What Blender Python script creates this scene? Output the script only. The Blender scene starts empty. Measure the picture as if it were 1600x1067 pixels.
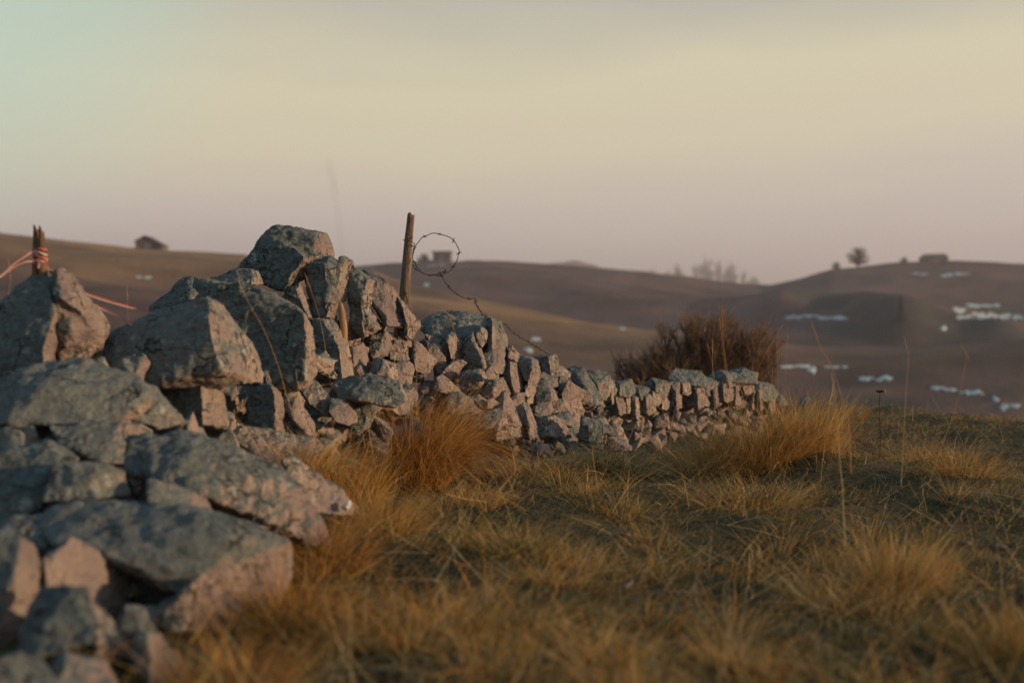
import bpy, bmesh, math, random
import numpy as np
from mathutils import Vector, Matrix
rng = np.random.default_rng(7)
random.seed(7)
scene = bpy.context.scene
COL = scene.collection
R = math.radians

# ------------------------------------------------------------------ camera
CAMZ, F, CX, CY = 0.9, 2222.2, 800.0, 533.5
PITCH = math.atan(33.0 / F)
cam = bpy.data.cameras.new('camera')
cam.lens = 50; cam.sensor_width = 36; cam.clip_start = 0.05; cam.clip_end = 9000
cam.dof.use_dof = True; cam.dof.focus_distance = 8.7; cam.dof.aperture_fstop = 1.65
camo = bpy.data.objects.new('camera', cam); COL.objects.link(camo)
camo.location = (0, 0, CAMZ); camo.rotation_euler = (R(90) - PITCH, 0, 0)
scene.camera = camo
scene.render.resolution_x = 1024; scene.render.resolution_y = 682

# ------------------------------------------------------------------ light
SUN_EL, SUN_AZ = 8.0, -12.0          # azimuth from +X, negative is behind the camera
sd = Vector((math.cos(R(SUN_EL)) * math.cos(R(SUN_AZ)), math.cos(R(SUN_EL)) * math.sin(R(SUN_AZ)), math.sin(R(SUN_EL))))
sun = bpy.data.lights.new('sun', 'SUN'); sun.energy = 5.0; sun.angle = R(0.6); sun.color = (1.0, 0.65, 0.36)
suno = bpy.data.objects.new('sun', sun); COL.objects.link(suno)
suno.rotation_euler = sd.to_track_quat('Z', 'Y').to_euler(); suno.location = (30, 0, 20)

w = bpy.data.worlds.new('World'); scene.world = w; w.use_nodes = True
nt = w.node_tree; nt.nodes.clear()
def N(nt, t, **k):
    n = nt.nodes.new(t)
    for a, b in k.items(): setattr(n, a, b)
    return n
def ramp(nt, stops, interp='LINEAR'):
    n = nt.nodes.new('ShaderNodeValToRGB'); cr = n.color_ramp; cr.interpolation = interp
    while len(cr.elements) > 1: cr.elements.remove(cr.elements[-1])
    cr.elements[0].position = stops[0][0]; cr.elements[0].color = (*stops[0][1], 1)
    for p, c in stops[1:]:
        e = cr.elements.new(p); e.color = (*c, 1)
    return n
def srgb(r, g, b):
    return tuple(((v / 255) / 12.92 if v <= 10 else ((v / 255 + .055) / 1.055) ** 2.4) for v in (r, g, b))
out = N(nt, 'ShaderNodeOutputWorld'); bg = N(nt, 'ShaderNodeBackground')
sky = N(nt, 'ShaderNodeTexSky', sky_type='NISHITA', sun_disc=False, sun_elevation=R(SUN_EL), sun_rotation=R(90 - SUN_AZ), dust_density=3.0)
tc = N(nt, 'ShaderNodeTexCoord')
sep = N(nt, 'ShaderNodeSeparateXYZ'); nt.links.new(tc.outputs['Generated'], sep.inputs[0])
# a slow wobble so that the bands of high cloud are not ruled straight
nz = N(nt, 'ShaderNodeTexNoise'); nz.inputs['Scale'].default_value = 2.2; nz.inputs['Detail'].default_value = 3
mp = N(nt, 'ShaderNodeMapping'); mp.inputs['Scale'].default_value = (1, 1, 5); mp.inputs['Location'].default_value = (0.3, 0, 0)
nt.links.new(tc.outputs['Generated'], mp.inputs[0]); nt.links.new(mp.outputs[0], nz.inputs['Vector'])
m1 = N(nt, 'ShaderNodeMath', operation='MULTIPLY_ADD'); m1.inputs[1].default_value = 0.12; m1.inputs[2].default_value = -0.06
nt.links.new(nz.outputs['Fac'], m1.inputs[0])
m2 = N(nt, 'ShaderNodeMath', operation='ADD'); nt.links.new(sep.outputs['Z'], m2.inputs[0]); nt.links.new(m1.outputs[0], m2.inputs[1])
rp = ramp(nt, [(0.0, srgb(172, 158, 160)), (0.03, srgb(184, 169, 168)), (0.075, srgb(197, 183, 175)), (0.12, srgb(208, 196, 170)), (0.17, srgb(208, 198, 168)),
               (0.215, srgb(186, 180, 162)), (0.26, srgb(158, 164, 158)), (0.36, srgb(110, 134, 150)), (1.0, srgb(88, 118, 142))])
nt.links.new(m2.outputs[0], rp.inputs[0])
# a thin teal veil of cloud high on the left
vd = N(nt, 'ShaderNodeVectorMath', operation='DOT_PRODUCT'); vd.inputs[1].default_value = tuple(Vector((-.40, .87, .27)).normalized()); nt.links.new(tc.outputs['Generated'], vd.inputs[0])
vr = N(nt, 'ShaderNodeMapRange'); vr.interpolation_type = 'SMOOTHSTEP'; nt.links.new(vd.outputs['Value'], vr.inputs[0])
for i_, v_ in enumerate((.962, .9995, 0., .75)): vr.inputs[i_ + 1].default_value = v_
vm = N(nt, 'ShaderNodeMix', data_type='RGBA'); nt.links.new(vr.outputs[0], vm.inputs[0]); nt.links.new(rp.outputs[0], vm.inputs[6]); vm.inputs[7].default_value = (*srgb(180, 204, 188), 1)
mx = N(nt, 'ShaderNodeMix', data_type='RGBA', blend_type='ADD'); mx.inputs[0].default_value = 0.02
nt.links.new(vm.outputs[2], mx.inputs[6]); nt.links.new(sky.outputs[0], mx.inputs[7])
nt.links.new(mx.outputs[2], bg.inputs['Color']); bg.inputs['Strength'].default_value = 1.0
nt.links.new(bg.outputs[0], out.inputs[0])
scene.view_settings.view_transform = 'Standard'; scene.view_settings.look = 'None'
scene.view_settings.exposure = 0.12; scene.view_settings.gamma = 1

# ------------------------------------------------------------------ numeric helpers
def _h(ix, iy, iz, s):
    n = (ix.astype(np.int64) * 374761393 + iy.astype(np.int64) * 668265263 + iz.astype(np.int64) * 2147483647 + s * 974634777) & 0xffffffff
    n = ((n ^ (n >> 13)) * 1274126177) & 0xffffffff
    n = ((n ^ (n >> 15)) * 2246822519) & 0xffffffff
    return ((n ^ (n >> 16)) & 0xffffff) / 16777215.0
def vnoise(p, s=0):
    p = np.asarray(p, float); i = np.floor(p); f = p - i; f = f * f * (3 - 2 * f); r = 0
    for dx in (0, 1):
        for dy in (0, 1):
            for dz in (0, 1):
                wgt = (f[:, 0] if dx else 1 - f[:, 0]) * (f[:, 1] if dy else 1 - f[:, 1]) * (f[:, 2] if dz else 1 - f[:, 2])
                r = r + wgt * _h(i[:, 0] + dx, i[:, 1] + dy, i[:, 2] + dz, s)
    return r * 2 - 1
def fbm(p, o=4, s=0):
    a, t, q = 1.0, 0, np.asarray(p, float)
    for k in range(o): t = t + a * vnoise(q + k * 17.3, s + k); a *= .5; q = q * 2.03
    return t
def n2(x, y, sc, s=0, o=3):
    return fbm(np.stack([x * sc, y * sc, np.full_like(x, s * 3.7)], 1), o, s)
def voro(p, s=0):
    i = np.floor(p); b1 = np.full(len(p), 9.0); b2 = b1.copy()
    for dx in (-1, 0, 1):
        for dy in (-1, 0, 1):
            for dz in (-1, 0, 1):
                cx, cy, cz = i[:, 0] + dx, i[:, 1] + dy, i[:, 2] + dz
                q = np.stack([cx + _h(cx, cy, cz, s), cy + _h(cx, cy, cz, s + 1), cz + _h(cx, cy, cz, s + 2)], 1)
                d = np.sqrt(((p - q) ** 2).sum(1))
                b2 = np.minimum(b2, np.maximum(d, b1)); b1 = np.minimum(b1, d)
    return b1, b2
def P(px, py, d):
    """pixel of the 1600 px wide photograph at depth d along the view axis -> world point"""
    cx, cy = (px - CX) / F * d, (CY - py) / F * d
    c, s = math.cos(PITCH), math.sin(PITCH)
    return Vector((cx, d * c + cy * s, CAMZ - d * s + cy * c))
def ground_d(py): return CAMZ * F / (py - 500.5)

# ------------------------------------------------------------------ object helpers
def tag(o, label=None, cat=None, group=None, kind=None):
    if label: o['label'] = label
    if cat: o['category'] = cat
    if group: o['group'] = group
    if kind: o['kind'] = kind
    return o
def link(name, me, mat=None, parent=None, loc=None):
    o = bpy.data.objects.new(name, me); COL.objects.link(o)
    if mat is not None and me is not None and not me.materials: me.materials.append(mat)
    if loc is not None: o.location = loc
    if parent is not None: o.parent = parent
    return o
def empty(name, loc, label, cat, group=None):
    o = bpy.data.objects.new(name, None); COL.objects.link(o); o.location = loc; o.empty_display_size = .1
    return tag(o, label, cat, group)
def mesh_np(name, co, faces, smooth=True):
    """co (n,3); faces = list of int arrays (k,3) or (k,4)"""
    me = bpy.data.meshes.new(name)
    me.vertices.add(len(co)); me.vertices.foreach_set('co', np.asarray(co, np.float32).ravel())
    loops = np.concatenate([f.ravel() for f in faces]).astype(np.int32)
    tot = np.concatenate([np.full(len(f), f.shape[1], np.int32) for f in faces])
    start = np.concatenate([[0], np.cumsum(tot)[:-1]]).astype(np.int32)
    me.loops.add(len(loops)); me.loops.foreach_set('vertex_index', loops)
    me.polygons.add(len(tot)); me.polygons.foreach_set('loop_start', start)
    try: me.polygons.foreach_set('loop_total', tot)
    except Exception: pass
    me.polygons.foreach_set('use_smooth', np.full(len(tot), smooth))
    me.update(calc_edges=True)
    return me
def set_tint(me, cols):
    a = me.color_attributes.new('tint', 'FLOAT_COLOR', 'POINT')
    c = np.ones((len(me.vertices), 4), np.float32); c[:, :3] = cols
    a.data.foreach_set('color', c.ravel())
def tubes(paths, radii, sides=5):
    """paths: list of (n,3); radii: list of arrays; returns co, faces"""
    co, fc, base = [], [], 0
    ang = np.linspace(0, 2 * np.pi, sides, endpoint=False)
    for p, r in zip(paths, radii):
        p = np.asarray(p, float); r = np.broadcast_to(np.asarray(r, float), (len(p),))
        t = np.gradient(p, axis=0); t /= np.linalg.norm(t, axis=1)[:, None] + 1e-9
        u = np.cross(t, [0.31, 0.2, 0.93] if abs(t[0][2]) < .9 else [1, 0.1, 0]); u /= np.linalg.norm(u, axis=1)[:, None] + 1e-9
        v = np.cross(t, u)
        ring = p[:, None] + r[:, None, None] * (np.cos(ang)[None, :, None] * u[:, None] + np.sin(ang)[None, :, None] * v[:, None])
        co.append(ring.reshape(-1, 3))
        n = len(p); a = np.arange(n - 1)[:, None] * sides + np.arange(sides)[None]; b = np.arange(n - 1)[:, None] * sides + (np.arange(sides)[None] + 1) % sides
        fc.append(np.stack([a, b, b + sides, a + sides], 2).reshape(-1, 4) + base)
        base += n * sides
    return np.concatenate(co), [np.concatenate(fc)]
def smooth_path(pts, n=8):
    pts = np.asarray([tuple(p) for p in pts], float); m = len(pts); o = []
    for i in range(m - 1):
        p0, p1, p2, p3 = pts[max(i - 1, 0)], pts[i], pts[i + 1], pts[min(i + 2, m - 1)]
        for t in np.linspace(0, 1, n, endpoint=False):
            o.append(.5 * (2 * p1 + (p2 - p0) * t + (2 * p0 - 5 * p1 + 4 * p2 - p3) * t * t + (3 * p1 - p0 - 3 * p2 + p3) * t ** 3))
    o.append(pts[-1]); return np.array(o)

# ------------------------------------------------------------------ materials
def newmat(name, rough=.9):
    m = bpy.data.materials.new(name); m.use_nodes = True; t = m.node_tree
    b = t.nodes['Principled BSDF']; b.inputs['Roughness'].default_value = rough
    b.inputs['Specular IOR Level'].default_value = 0.25
    return m, t, b
def mixc(t, a, b, fac):
    n = N(t, 'ShaderNodeMix', data_type='RGBA')
    for s, v in ((6, a), (7, b), (0, fac)):
        if isinstance(v, bpy.types.NodeSocket): t.links.new(v, n.inputs[s])
        elif isinstance(v, tuple): n.inputs[s].default_value = (*v, 1)
        else: n.inputs[s].default_value = v
    return n.outputs[2]
def noise(t, vec, scale, det=4, rough=.55, dist=0):
    n = N(t, 'ShaderNodeTexNoise'); n.inputs['Scale'].default_value = scale; n.inputs['Detail'].default_value = det
    n.inputs['Roughness'].default_value = rough; n.inputs['Distortion'].default_value = dist
    if vec is not None: t.links.new(vec, n.inputs['Vector'])
    return n.outputs['Fac']
def mr(t, v, a, b, c=0., d=1.):
    n = N(t, 'ShaderNodeMapRange'); n.interpolation_type = 'SMOOTHSTEP'
    t.links.new(v, n.inputs[0])
    for i, x in enumerate((a, b, c, d)): n.inputs[i + 1].default_value = x
    return n.outputs[0]
def mth(t, op, a, b=None):
    n = N(t, 'ShaderNodeMath', operation=op)
    for i, v in enumerate((a, b)):
        if v is None: continue
        if isinstance(v, (int, float)): n.inputs[i].default_value = v
        else: t.links.new(v, n.inputs[i])
    return n.outputs[0]

def rock_material():
    m, t, b = newmat('weathered_limestone', .92)
    tc = N(t, 'ShaderNodeTexCoord'); oi = N(t, 'ShaderNodeObjectInfo'); ge = N(t, 'ShaderNodeNewGeometry')
    off = N(t, 'ShaderNodeVectorMath', operation='ADD')
    sc = N(t, 'ShaderNodeVectorMath', operation='SCALE'); sc.inputs[0].default_value = (31, 17, 53)
    t.links.new(oi.outputs['Random'], sc.inputs['Scale']); t.links.new(tc.outputs['Object'], off.inputs[0]); t.links.new(sc.outputs[0], off.inputs[1])
    v = off.outputs[0]
    big = noise(t, v, 4.0, 5, .6, .4); mid = noise(t, v, 14, 5, .65); fine = noise(t, v, 70, 6, .7)
    col = mixc(t, (0.275, 0.222, 0.215), (0.41, 0.33, 0.28), mr(t, big, .38, .62))
    col = mixc(t, col, (0.165, 0.135, 0.145), mr(t, mid, .52, .66, 0, .75))
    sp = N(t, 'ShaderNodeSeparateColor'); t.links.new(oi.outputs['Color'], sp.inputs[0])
    # grey-green lichen and painted teal shade, on faces up or away from the sun
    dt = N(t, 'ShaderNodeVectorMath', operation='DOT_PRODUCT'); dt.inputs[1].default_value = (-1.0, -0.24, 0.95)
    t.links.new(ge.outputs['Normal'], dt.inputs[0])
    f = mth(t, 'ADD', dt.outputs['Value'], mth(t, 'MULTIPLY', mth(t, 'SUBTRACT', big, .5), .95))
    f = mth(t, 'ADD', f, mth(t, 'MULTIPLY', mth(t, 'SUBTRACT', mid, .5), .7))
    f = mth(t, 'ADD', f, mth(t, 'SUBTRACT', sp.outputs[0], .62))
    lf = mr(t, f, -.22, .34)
    lich_shade = mixc(t, (0.085, 0.118, 0.120), (0.19, 0.258, 0.252), mr(t, noise(t, v, 34, 8, .78), .36, .66))
    col = mixc(t, col, lich_shade, lf)
    # the bare mauve stone shows through the crust in torn patches
    torn = mr(t, noise(t, v, 9, 8, .75, 1.2), .58, .68, 0, .6); col = mixc(t, col, (0.215, 0.165, 0.17), torn)
    col = mixc(t, col, mixc(t, (0.12, 0.10, 0.115), (0.40, 0.33, 0.29), oi.outputs['Random']), .22)
    cr = N(t, 'ShaderNodeTexVoronoi', feature='DISTANCE_TO_EDGE'); cr.inputs['Scale'].default_value = 4.2
    cn = N(t, 'ShaderNodeTexNoise'); cn.inputs['Scale'].default_value = 5; cn.inputs['Detail'].default_value = 6; t.links.new(v, cn.inputs['Vector'])
    ca = N(t, 'ShaderNodeVectorMath', operation='MULTIPLY_ADD'); ca.inputs[1].default_value = (.45, .45, .45); t.links.new(cn.outputs['Color'], ca.inputs[0]); t.links.new(v, ca.inputs[2]); t.links.new(ca.outputs[0], cr.inputs['Vector'])
    crack = mth(t, 'MULTIPLY', mr(t, cr.outputs['Distance'], .022, .0), mr(t, big, .47, .56))
    vo = N(t, 'ShaderNodeTexVoronoi'); vo.inputs['Scale'].default_value = 11; t.links.new(v, vo.inputs['Vector'])
    d2 = mth(t, 'ADD', vo.outputs['Distance'], mth(t, 'MULTIPLY', mth(t, 'SUBTRACT', noise(t, v, 45, 4), .5), .35))
    pale = mth(t, 'MULTIPLY', mr(t, d2, .30, .16), mr(t, big, .50, .60))
    col = mixc(t, col, (0.42, 0.47, 0.43), mth(t, 'MULTIPLY', pale, .75))
    rust = mth(t, 'MULTIPLY', mr(t, noise(t, v, 7, 5, .7, .8), .60, .72), .6)
    col = mixc(t, col, (0.30, 0.16, 0.075), rust)
    col = mixc(t, col, (0.055, 0.05, 0.05), mr(t, fine, .58, .74, 0, .7))
    col = mixc(t, col, (0.03, 0.027, 0.027), mth(t, 'MULTIPLY', crack, .85))
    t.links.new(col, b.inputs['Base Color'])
    h = mth(t, 'ADD', mth(t, 'MULTIPLY', mid, 1.4), mth(t, 'MULTIPLY', fine, .6))
    mu = N(t, 'ShaderNodeTexNoise'); mu.inputs['Scale'].default_value = 9; mu.inputs['Detail'].default_value = 8; mu.inputs['Distortion'].default_value = 1.6
    ms = N(t, 'ShaderNodeMapping'); ms.inputs['Scale'].default_value = (1, 1, 1.7); ms.inputs['Rotation'].default_value = (.5, .7, 0)
    t.links.new(v, ms.inputs[0]); t.links.new(ms.outputs[0], mu.inputs['Vector'])
    h = mth(t, 'ADD', h, mth(t, 'MULTIPLY', mu.outputs['Fac'], 1.6))
    h = mth(t, 'SUBTRACT', h, mth(t, 'MULTIPLY', crack, .9))
    bp = N(t, 'ShaderNodeBump'); bp.inputs['Strength'].default_value = 1.; bp.inputs['Distance'].default_value = .028
    t.links.new(h, bp.inputs['Height']); t.links.new(bp.outputs[0], b.inputs['Normal'])
    return m
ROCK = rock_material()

def grass_material(name='dry_grass'):
    m, t, b = newmat(name, .75)
    at = N(t, 'ShaderNodeAttribute'); at.attribute_name = 'tint'
    df = b; tr = N(t, 'ShaderNodeBsdfTranslucent'); ms = N(t, 'ShaderNodeMixShader'); ms.inputs[0].default_value = .3
    t.links.new(at.outputs['Color'], df.inputs['Base Color']); t.links.new(at.outputs['Color'], tr.inputs['Color'])
    t.links.new(df.outputs[0], ms.inputs[1]); t.links.new(tr.outputs[0], ms.inputs[2])
    t.links.new(ms.outputs[0], t.nodes['Material Output'].inputs[0])
    return m
GRASS = grass_material()
def wood_material(name, c1, c2):
    m, t, b = newmat(name, .9)
    tc = N(t, 'ShaderNodeTexCoord'); mpn = N(t, 'ShaderNodeMapping'); mpn.inputs['Scale'].default_value = (60, 60, 4)
    t.links.new(tc.outputs['Object'], mpn.inputs[0]); n = noise(t, mpn.outputs[0], 1.5, 6, .65)
    c = mixc(t, c1, c2, mr(t, n, .35, .62)); c = mixc(t, c, (.03, .022, .018), mr(t, noise(t, mpn.outputs[0], 2.6, 4), .62, .7))
    t.links.new(c, b.inputs['Base Color'])
    bp = N(t, 'ShaderNodeBump'); bp.inputs['Distance'].default_value = .006; bp.inputs['Strength'].default_value = .9
    t.links.new(n, bp.inputs['Height']); t.links.new(bp.outputs[0], b.inputs['Normal'])
    return m
WOOD = wood_material('weathered_wood', (.09, .068, .05), (.21, .158, .115))
def plain(name, col, rough=.9, scale=6., var=.35, attr=False):
    m, t, b = newmat(name, rough)
    tc = N(t, 'ShaderNodeTexCoord'); n = noise(t, tc.outputs['Object'], scale, 5, .6)
    t.links.new(mixc(t, tuple(c * (1 - var) for c in col), tuple(min(1, c * (1 + var)) for c in col), mr(t, n, .3, .7)), b.inputs['Base Color'])
    return m
# ------------------------------------------------------------------ the land
KX = np.array([-300, 0, 100, 200, 380, 580, 640, 750, 900, 1010, 1100, 1200, 1250, 1300, 1400, 1500, 1600, 1900], float)
YA = np.array([352, 368, 378, 386, 399, 424, 445, 472, 503, 521, 532, 540, 545, 549, 548, 542, 534, 526], float)
YC = np.array([430, 430, 430, 430, 430, 438, 438, 443, 455, 465, 470, 462, 455, 452, 463, 484, 504, 515], float)
YD = np.array([430, 430, 430, 430, 430, 430, 426, 427, 438, 448, 462, 466, 465, 464, 474, 490, 500, 505], float)
YB = np.array([440, 440, 440, 440, 430, 420, 416, 411, 419, 430, 440, 446, 436, 422, 411, 408, 411, 415], float)
YF = np.array([455, 455, 455, 455, 455, 450, 445, 428, 411, 440, 446, 449, 452, 455, 455, 455, 455, 455], float)
YM = YF.copy()
RA = np.interp(KX, [0, 600, 1100], [260, 250, 190])
def pchip(xn, yn, x):
    """monotone cubic, yn (c,n), xn (c,n), x (c,m)"""
    h = np.diff(xn, axis=1); dl = np.diff(yn, axis=1) / h
    m = np.zeros_like(yn)
    a, b = dl[:, :-1], dl[:, 1:]
    m[:, 1:-1] = np.where(a * b > 0, 2 * a * b / np.where(np.abs(a + b) < 1e-12, 1, a + b), 0)
    m[:, 0] = dl[:, 0]; m[:, -1] = dl[:, -1]
    o = np.zeros_like(x)
    for c in range(len(xn)):
        k = np.clip(np.searchsorted(xn[c], x[c]) - 1, 0, xn.shape[1] - 2)
        t = np.clip((x[c] - xn[c][k]) / h[c][k], 0, 1); hh = h[c][k]
        o[c] = (yn[c][k] * (1 + 2 * t) * (1 - t) ** 2 + m[c][k] * hh * t * (1 - t) ** 2 + yn[c][k + 1] * t * t * (3 - 2 * t) + m[c][k + 1] * hh * t * t * (t - 1))
    return o
TH = np.concatenate([np.arange(-180, -36, 4.0), np.arange(-36, 36.01, .1), np.arange(40, 181, 4.0)])
RR = np.concatenate([[0.0, .25, .5], .7 * 1.0185 ** np.arange(0, 475)]); RR = RR[RR < 3250]
thc = np.clip(TH, -24, 24); cc = CX + F * np.tan(np.radians(thc)); cosc = np.cos(np.radians(thc))
def zy(y, r): return CAMZ + (500.5 - y) / F * r * cosc
def I(Y): return np.interp(cc, KX, Y)
rA = I(RA); r1 = np.interp(cc, [1200, 1600], [15.5, 13.0])
nodes_r = [0 * rA, 5 + 0 * rA, r1 * .8, r1, r1 + 14, 85 + 0 * rA, rA * .75, rA, rA * 1.4, 400 + 0 * rA, 455 + 0 * rA, 610 + 0 * rA, 900 + 0 * rA, 2300 + 0 * rA, 3300 + 0 * rA]
zA, zC, zD, zB, zF = zy(I(YA), rA), zy(I(YC), 400), zy(I(YD), 455), zy(I(YB), 610), zy(I(YF), 2300)
valley = np.interp(cc, [0, 1000, 1300, 1600], [-3.5, -9.5, -12, -12.5])
nodes_z = [0 * rA, 0 * rA, 0 * rA, -.02 + 0 * rA, -2.4 + 0 * rA, valley * .97, np.minimum(valley * .35 + zA * .65 - .6, zA - .8), zA, np.minimum(zA - 4, zC - 6), zC, zD, zB, zB - 32, zF, zF - 70]
NR, NZ = np.stack(nodes_r, 1), np.stack(nodes_z, 1)
H = pchip(NR, NZ, np.broadcast_to(RR, (len(TH), len(RR))).copy())
TT, RG = np.meshgrid(np.radians(TH), RR, indexing='ij'); CCg = np.broadcast_to(cc[:, None], H.shape)
# a spur with a shaded left flank, a hollow beside it and small folds, on the right-hand hill
def bump(c0, wl, wr, rr0, rw, a):
    dx = CCg - c0; wd = np.where(dx < 0, wl, wr)
    return a * np.exp(-(1.5 * dx / wd) ** 2) * np.exp(-((RG - rr0) / rw) ** 2)
H += bump(1412, 110, 80, 338, 26, 5.4) + bump(1225, 90, 80, 380, 30, 1.5) - bump(1300, 70, 50, 375, 22, 4.5) + bump(1570, 90, 60, 340, 25, 3.0)
XX, YY = RG * np.sin(TT), RG * np.cos(TT)
fx, fy = XX.ravel(), YY.ravel()
hills_n = (n2(fx, fy, 1 / 55., 3, 4) * .9 + n2(fx, fy, 1 / 9., 4, 3) * .10).reshape(H.shape)
hills_n += (n2(fx, fy, 1 / 24., 5, 3) * .8).reshape(H.shape) * (1 - .9 * np.exp(-((RG - rA[:, None]) / 35) ** 2)) * (1 - .7 * np.exp(-((RG - 610) / 60) ** 2))
H += hills_n * np.clip((RG - 60) / 120, 0, 1) * np.where(RG > 800, 3, 1)
def near_bumps(x, y):
    """hummocks of the pasture"""
    return (n2(x, y, 1.7, 21, 2) * .065 + n2(x, y, .5, 22, 2) * .05 + n2(x, y, 4.0, 23, 2) * .018
            - .20 * np.clip(np.exp(-(((x - 2.3) / 2.6) ** 2 + ((y - 10.7) / 1.3) ** 2)) + .5 * np.exp(-(((x - .8) / .8) ** 2 + ((y - 10.3) / .9) ** 2)) + .8 * np.exp(-(((x - .2) / .8) ** 2 + ((y - 9.0) / .5) ** 2)), 0, 1)
            - .10 * np.exp(-(((x - .55) / .8) ** 2 + ((y - 5.6) / .5) ** 2)) + .07 * np.exp(-(((x - 1.9) / .8) ** 2 + ((y - 8.2) / .6) ** 2)))
H += near_bumps(fx, fy).reshape(H.shape) * np.clip((40 - RG) / 20, 0, 1)
def height(x, y):
    x, y = np.atleast_1d(x).astype(float), np.atleast_1d(y).astype(float)
    r = np.hypot(x, y); th = np.degrees(np.arctan2(x, y))
    i = np.clip(np.searchsorted(TH, th) - 1, 0, len(TH) - 2); j = np.clip(np.searchsorted(RR, r) - 1, 0, len(RR) - 2)
    a = np.clip((th - TH[i]) / (TH[i + 1] - TH[i]), 0, 1); b = np.clip((r - RR[j]) / (RR[j + 1] - RR[j]), 0, 1)
    return (H[i, j] * (1 - a) * (1 - b) + H[i + 1, j] * a * (1 - b) + H[i, j + 1] * (1 - a) * b + H[i + 1, j + 1] * a * b)
def hit(px, py, rmin=30):
    """where the line of sight through a pixel meets the far land"""
    th = math.degrees(math.atan((px - CX) / F)); r = RR[RR > rmin]
    x, y = r * math.sin(R(th)), r * math.cos(R(th)); z = height(x, y)
    yy = 500.5 - F * (z - CAMZ) / y; k = np.argmax(yy <= py)
    if not (yy <= py).any(): k = int(np.argmin(yy))
    if k > 0 and yy[k - 1] > py >= yy[k]:
        t = (yy[k - 1] - py) / (yy[k - 1] - yy[k]); rr = r[k - 1] + t * (r[k] - r[k - 1])
    else: rr = r[k]
    X, Y = rr * math.sin(R(th)), rr * math.cos(R(th))
    return Vector((X, Y, float(height(X, Y)[0])))

def land(name, j0, j1, mat, cols=None):
    nc, nr = len(TH), j1 - j0 + 1
    co = np.stack([XX[:, j0:j1 + 1], YY[:, j0:j1 + 1], H[:, j0:j1 + 1]], 2).reshape(-1, 3)
    ii, jj = np.meshgrid(np.arange(nc - 1), np.arange(nr - 1), indexing='ij'); a = (ii * nr + jj).ravel()
    me = mesh_np(name, co, [np.stack([a, a + 1, a + nr + 1, a + nr], 1)])
    if cols is not None: set_tint(me, cols[:, j0:j1 + 1].reshape(-1, 3))
    return tag(link(name, me, mat), kind='structure')
# far slope tint: crest gold, rust, distant mauve, green for juniper and painted shade
vx, vy = fx, fy
c_gold, c_rust, c_mauve, c_green = (np.array(c) for c in ((.27, .166, .08), (.130, .080, .066), (.105, .060, .060), (.020, .036, .032)))
def sm(v, a, b): t = np.clip((v - a) / (b - a), 0, 1); return (t * t * (3 - 2 * t))[..., None]
base = np.broadcast_to(c_rust, (len(vx), 3)).copy()
rq = (RG / rA[:, None]).ravel(); up = sm(rq + n2(vx, vy, 1 / 22., 7) * .10, .68, .96) * sm(-rq, -1.3, -1.1) * (1 - .75 * sm(CCg.ravel(), 950, 1150))
base = base * (1 - up) + c_gold * up
hz = sm(RG.ravel() + n2(vx, vy, 1 / 40., 8) * 25, 250, 330); base = base * (1 - hz * .8) + c_mauve * hz * .8
gm = sm(n2(vx, vy, 1 / 34., 9, 4), .25, .75) * sm(RG.ravel(), 90, 140) * sm(CCg.ravel(), 1050, 1300)
gm = np.maximum(gm, sm(bump(1380, 90, 75, 334, 30, 1.).ravel() + n2(vx, vy, 1 / 12., 10) * .08, .15, .45))  # shade of the spur's left flank, painted in dark green
gm = np.maximum(gm, sm(bump(1290, 75, 55, 380, 26, 1.).ravel() + n2(vx, vy, 1 / 12., 10) * .08, .15, .5))  # shade in the hollow, likewise painted dark green
base = base * (1 - gm * .85) + c_green * gm * .85
dk = sm(n2(vx, vy, 1 / 14., 17, 4), .05, .5) * .5 * sm(RG.ravel(), 90, 200); base = base * (1 - dk) + np.array([.05, .042, .045]) * dk
base *= (1 + .30 * n2(vx, vy, 1 / 6., 12, 3) + .34 * n2(vx, vy, 1 / 25., 13, 3))[:, None]
COLS = np.clip(base, .01, 1).reshape(H.shape + (3,))
def hill_material():
    m, t, b = newmat('rough_pasture_slope', .95)
    at = N(t, 'ShaderNodeAttribute'); at.attribute_name = 'tint'; tc = N(t, 'ShaderNodeTexCoord')
    n = noise(t, tc.outputs['Object'], .9, 6, .7)
    hs = mixc(t, at.outputs['Color'], (.06, .045, .035), mr(t, n, .5, .72, 0, .55)); t.links.new(hs, b.inputs['Base Color'])
    bp = N(t, 'ShaderNodeBump'); bp.inputs['Distance'].default_value = .6; bp.inputs['Strength'].default_value = .6
    t.links.new(n, bp.inputs['Height']); t.links.new(bp.outputs[0], b.inputs['Normal']); return m
def soil_material():
    m, t, b = newmat('matted_turf', .95)
    tc = N(t, 'ShaderNodeTexCoord'); v = tc.outputs['Object']
    c = mixc(t, (.062, .060, .026), (.125, .095, .042), mr(t, noise(t, v, 1.3, 5), .38, .62))
    c = mixc(t, c, (.035, .028, .018), mr(t, noise(t, v, 16, 5), .5, .66)); t.links.new(c, b.inputs['Base Color'])
    bp = N(t, 'ShaderNodeBump'); bp.inputs['Distance'].default_value = .03; t.links.new(noise(t, v, 40, 5), bp.inputs['Height']); t.links.new(bp.outputs[0], b.inputs['Normal']); return m
HILLM, SOIL = hill_material(), soil_material()
js = int(np.searchsorted(RR, 26))
land('ground', 0, js, SOIL); land('hills', js, len(RR) - 1, HILLM, COLS)

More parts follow.
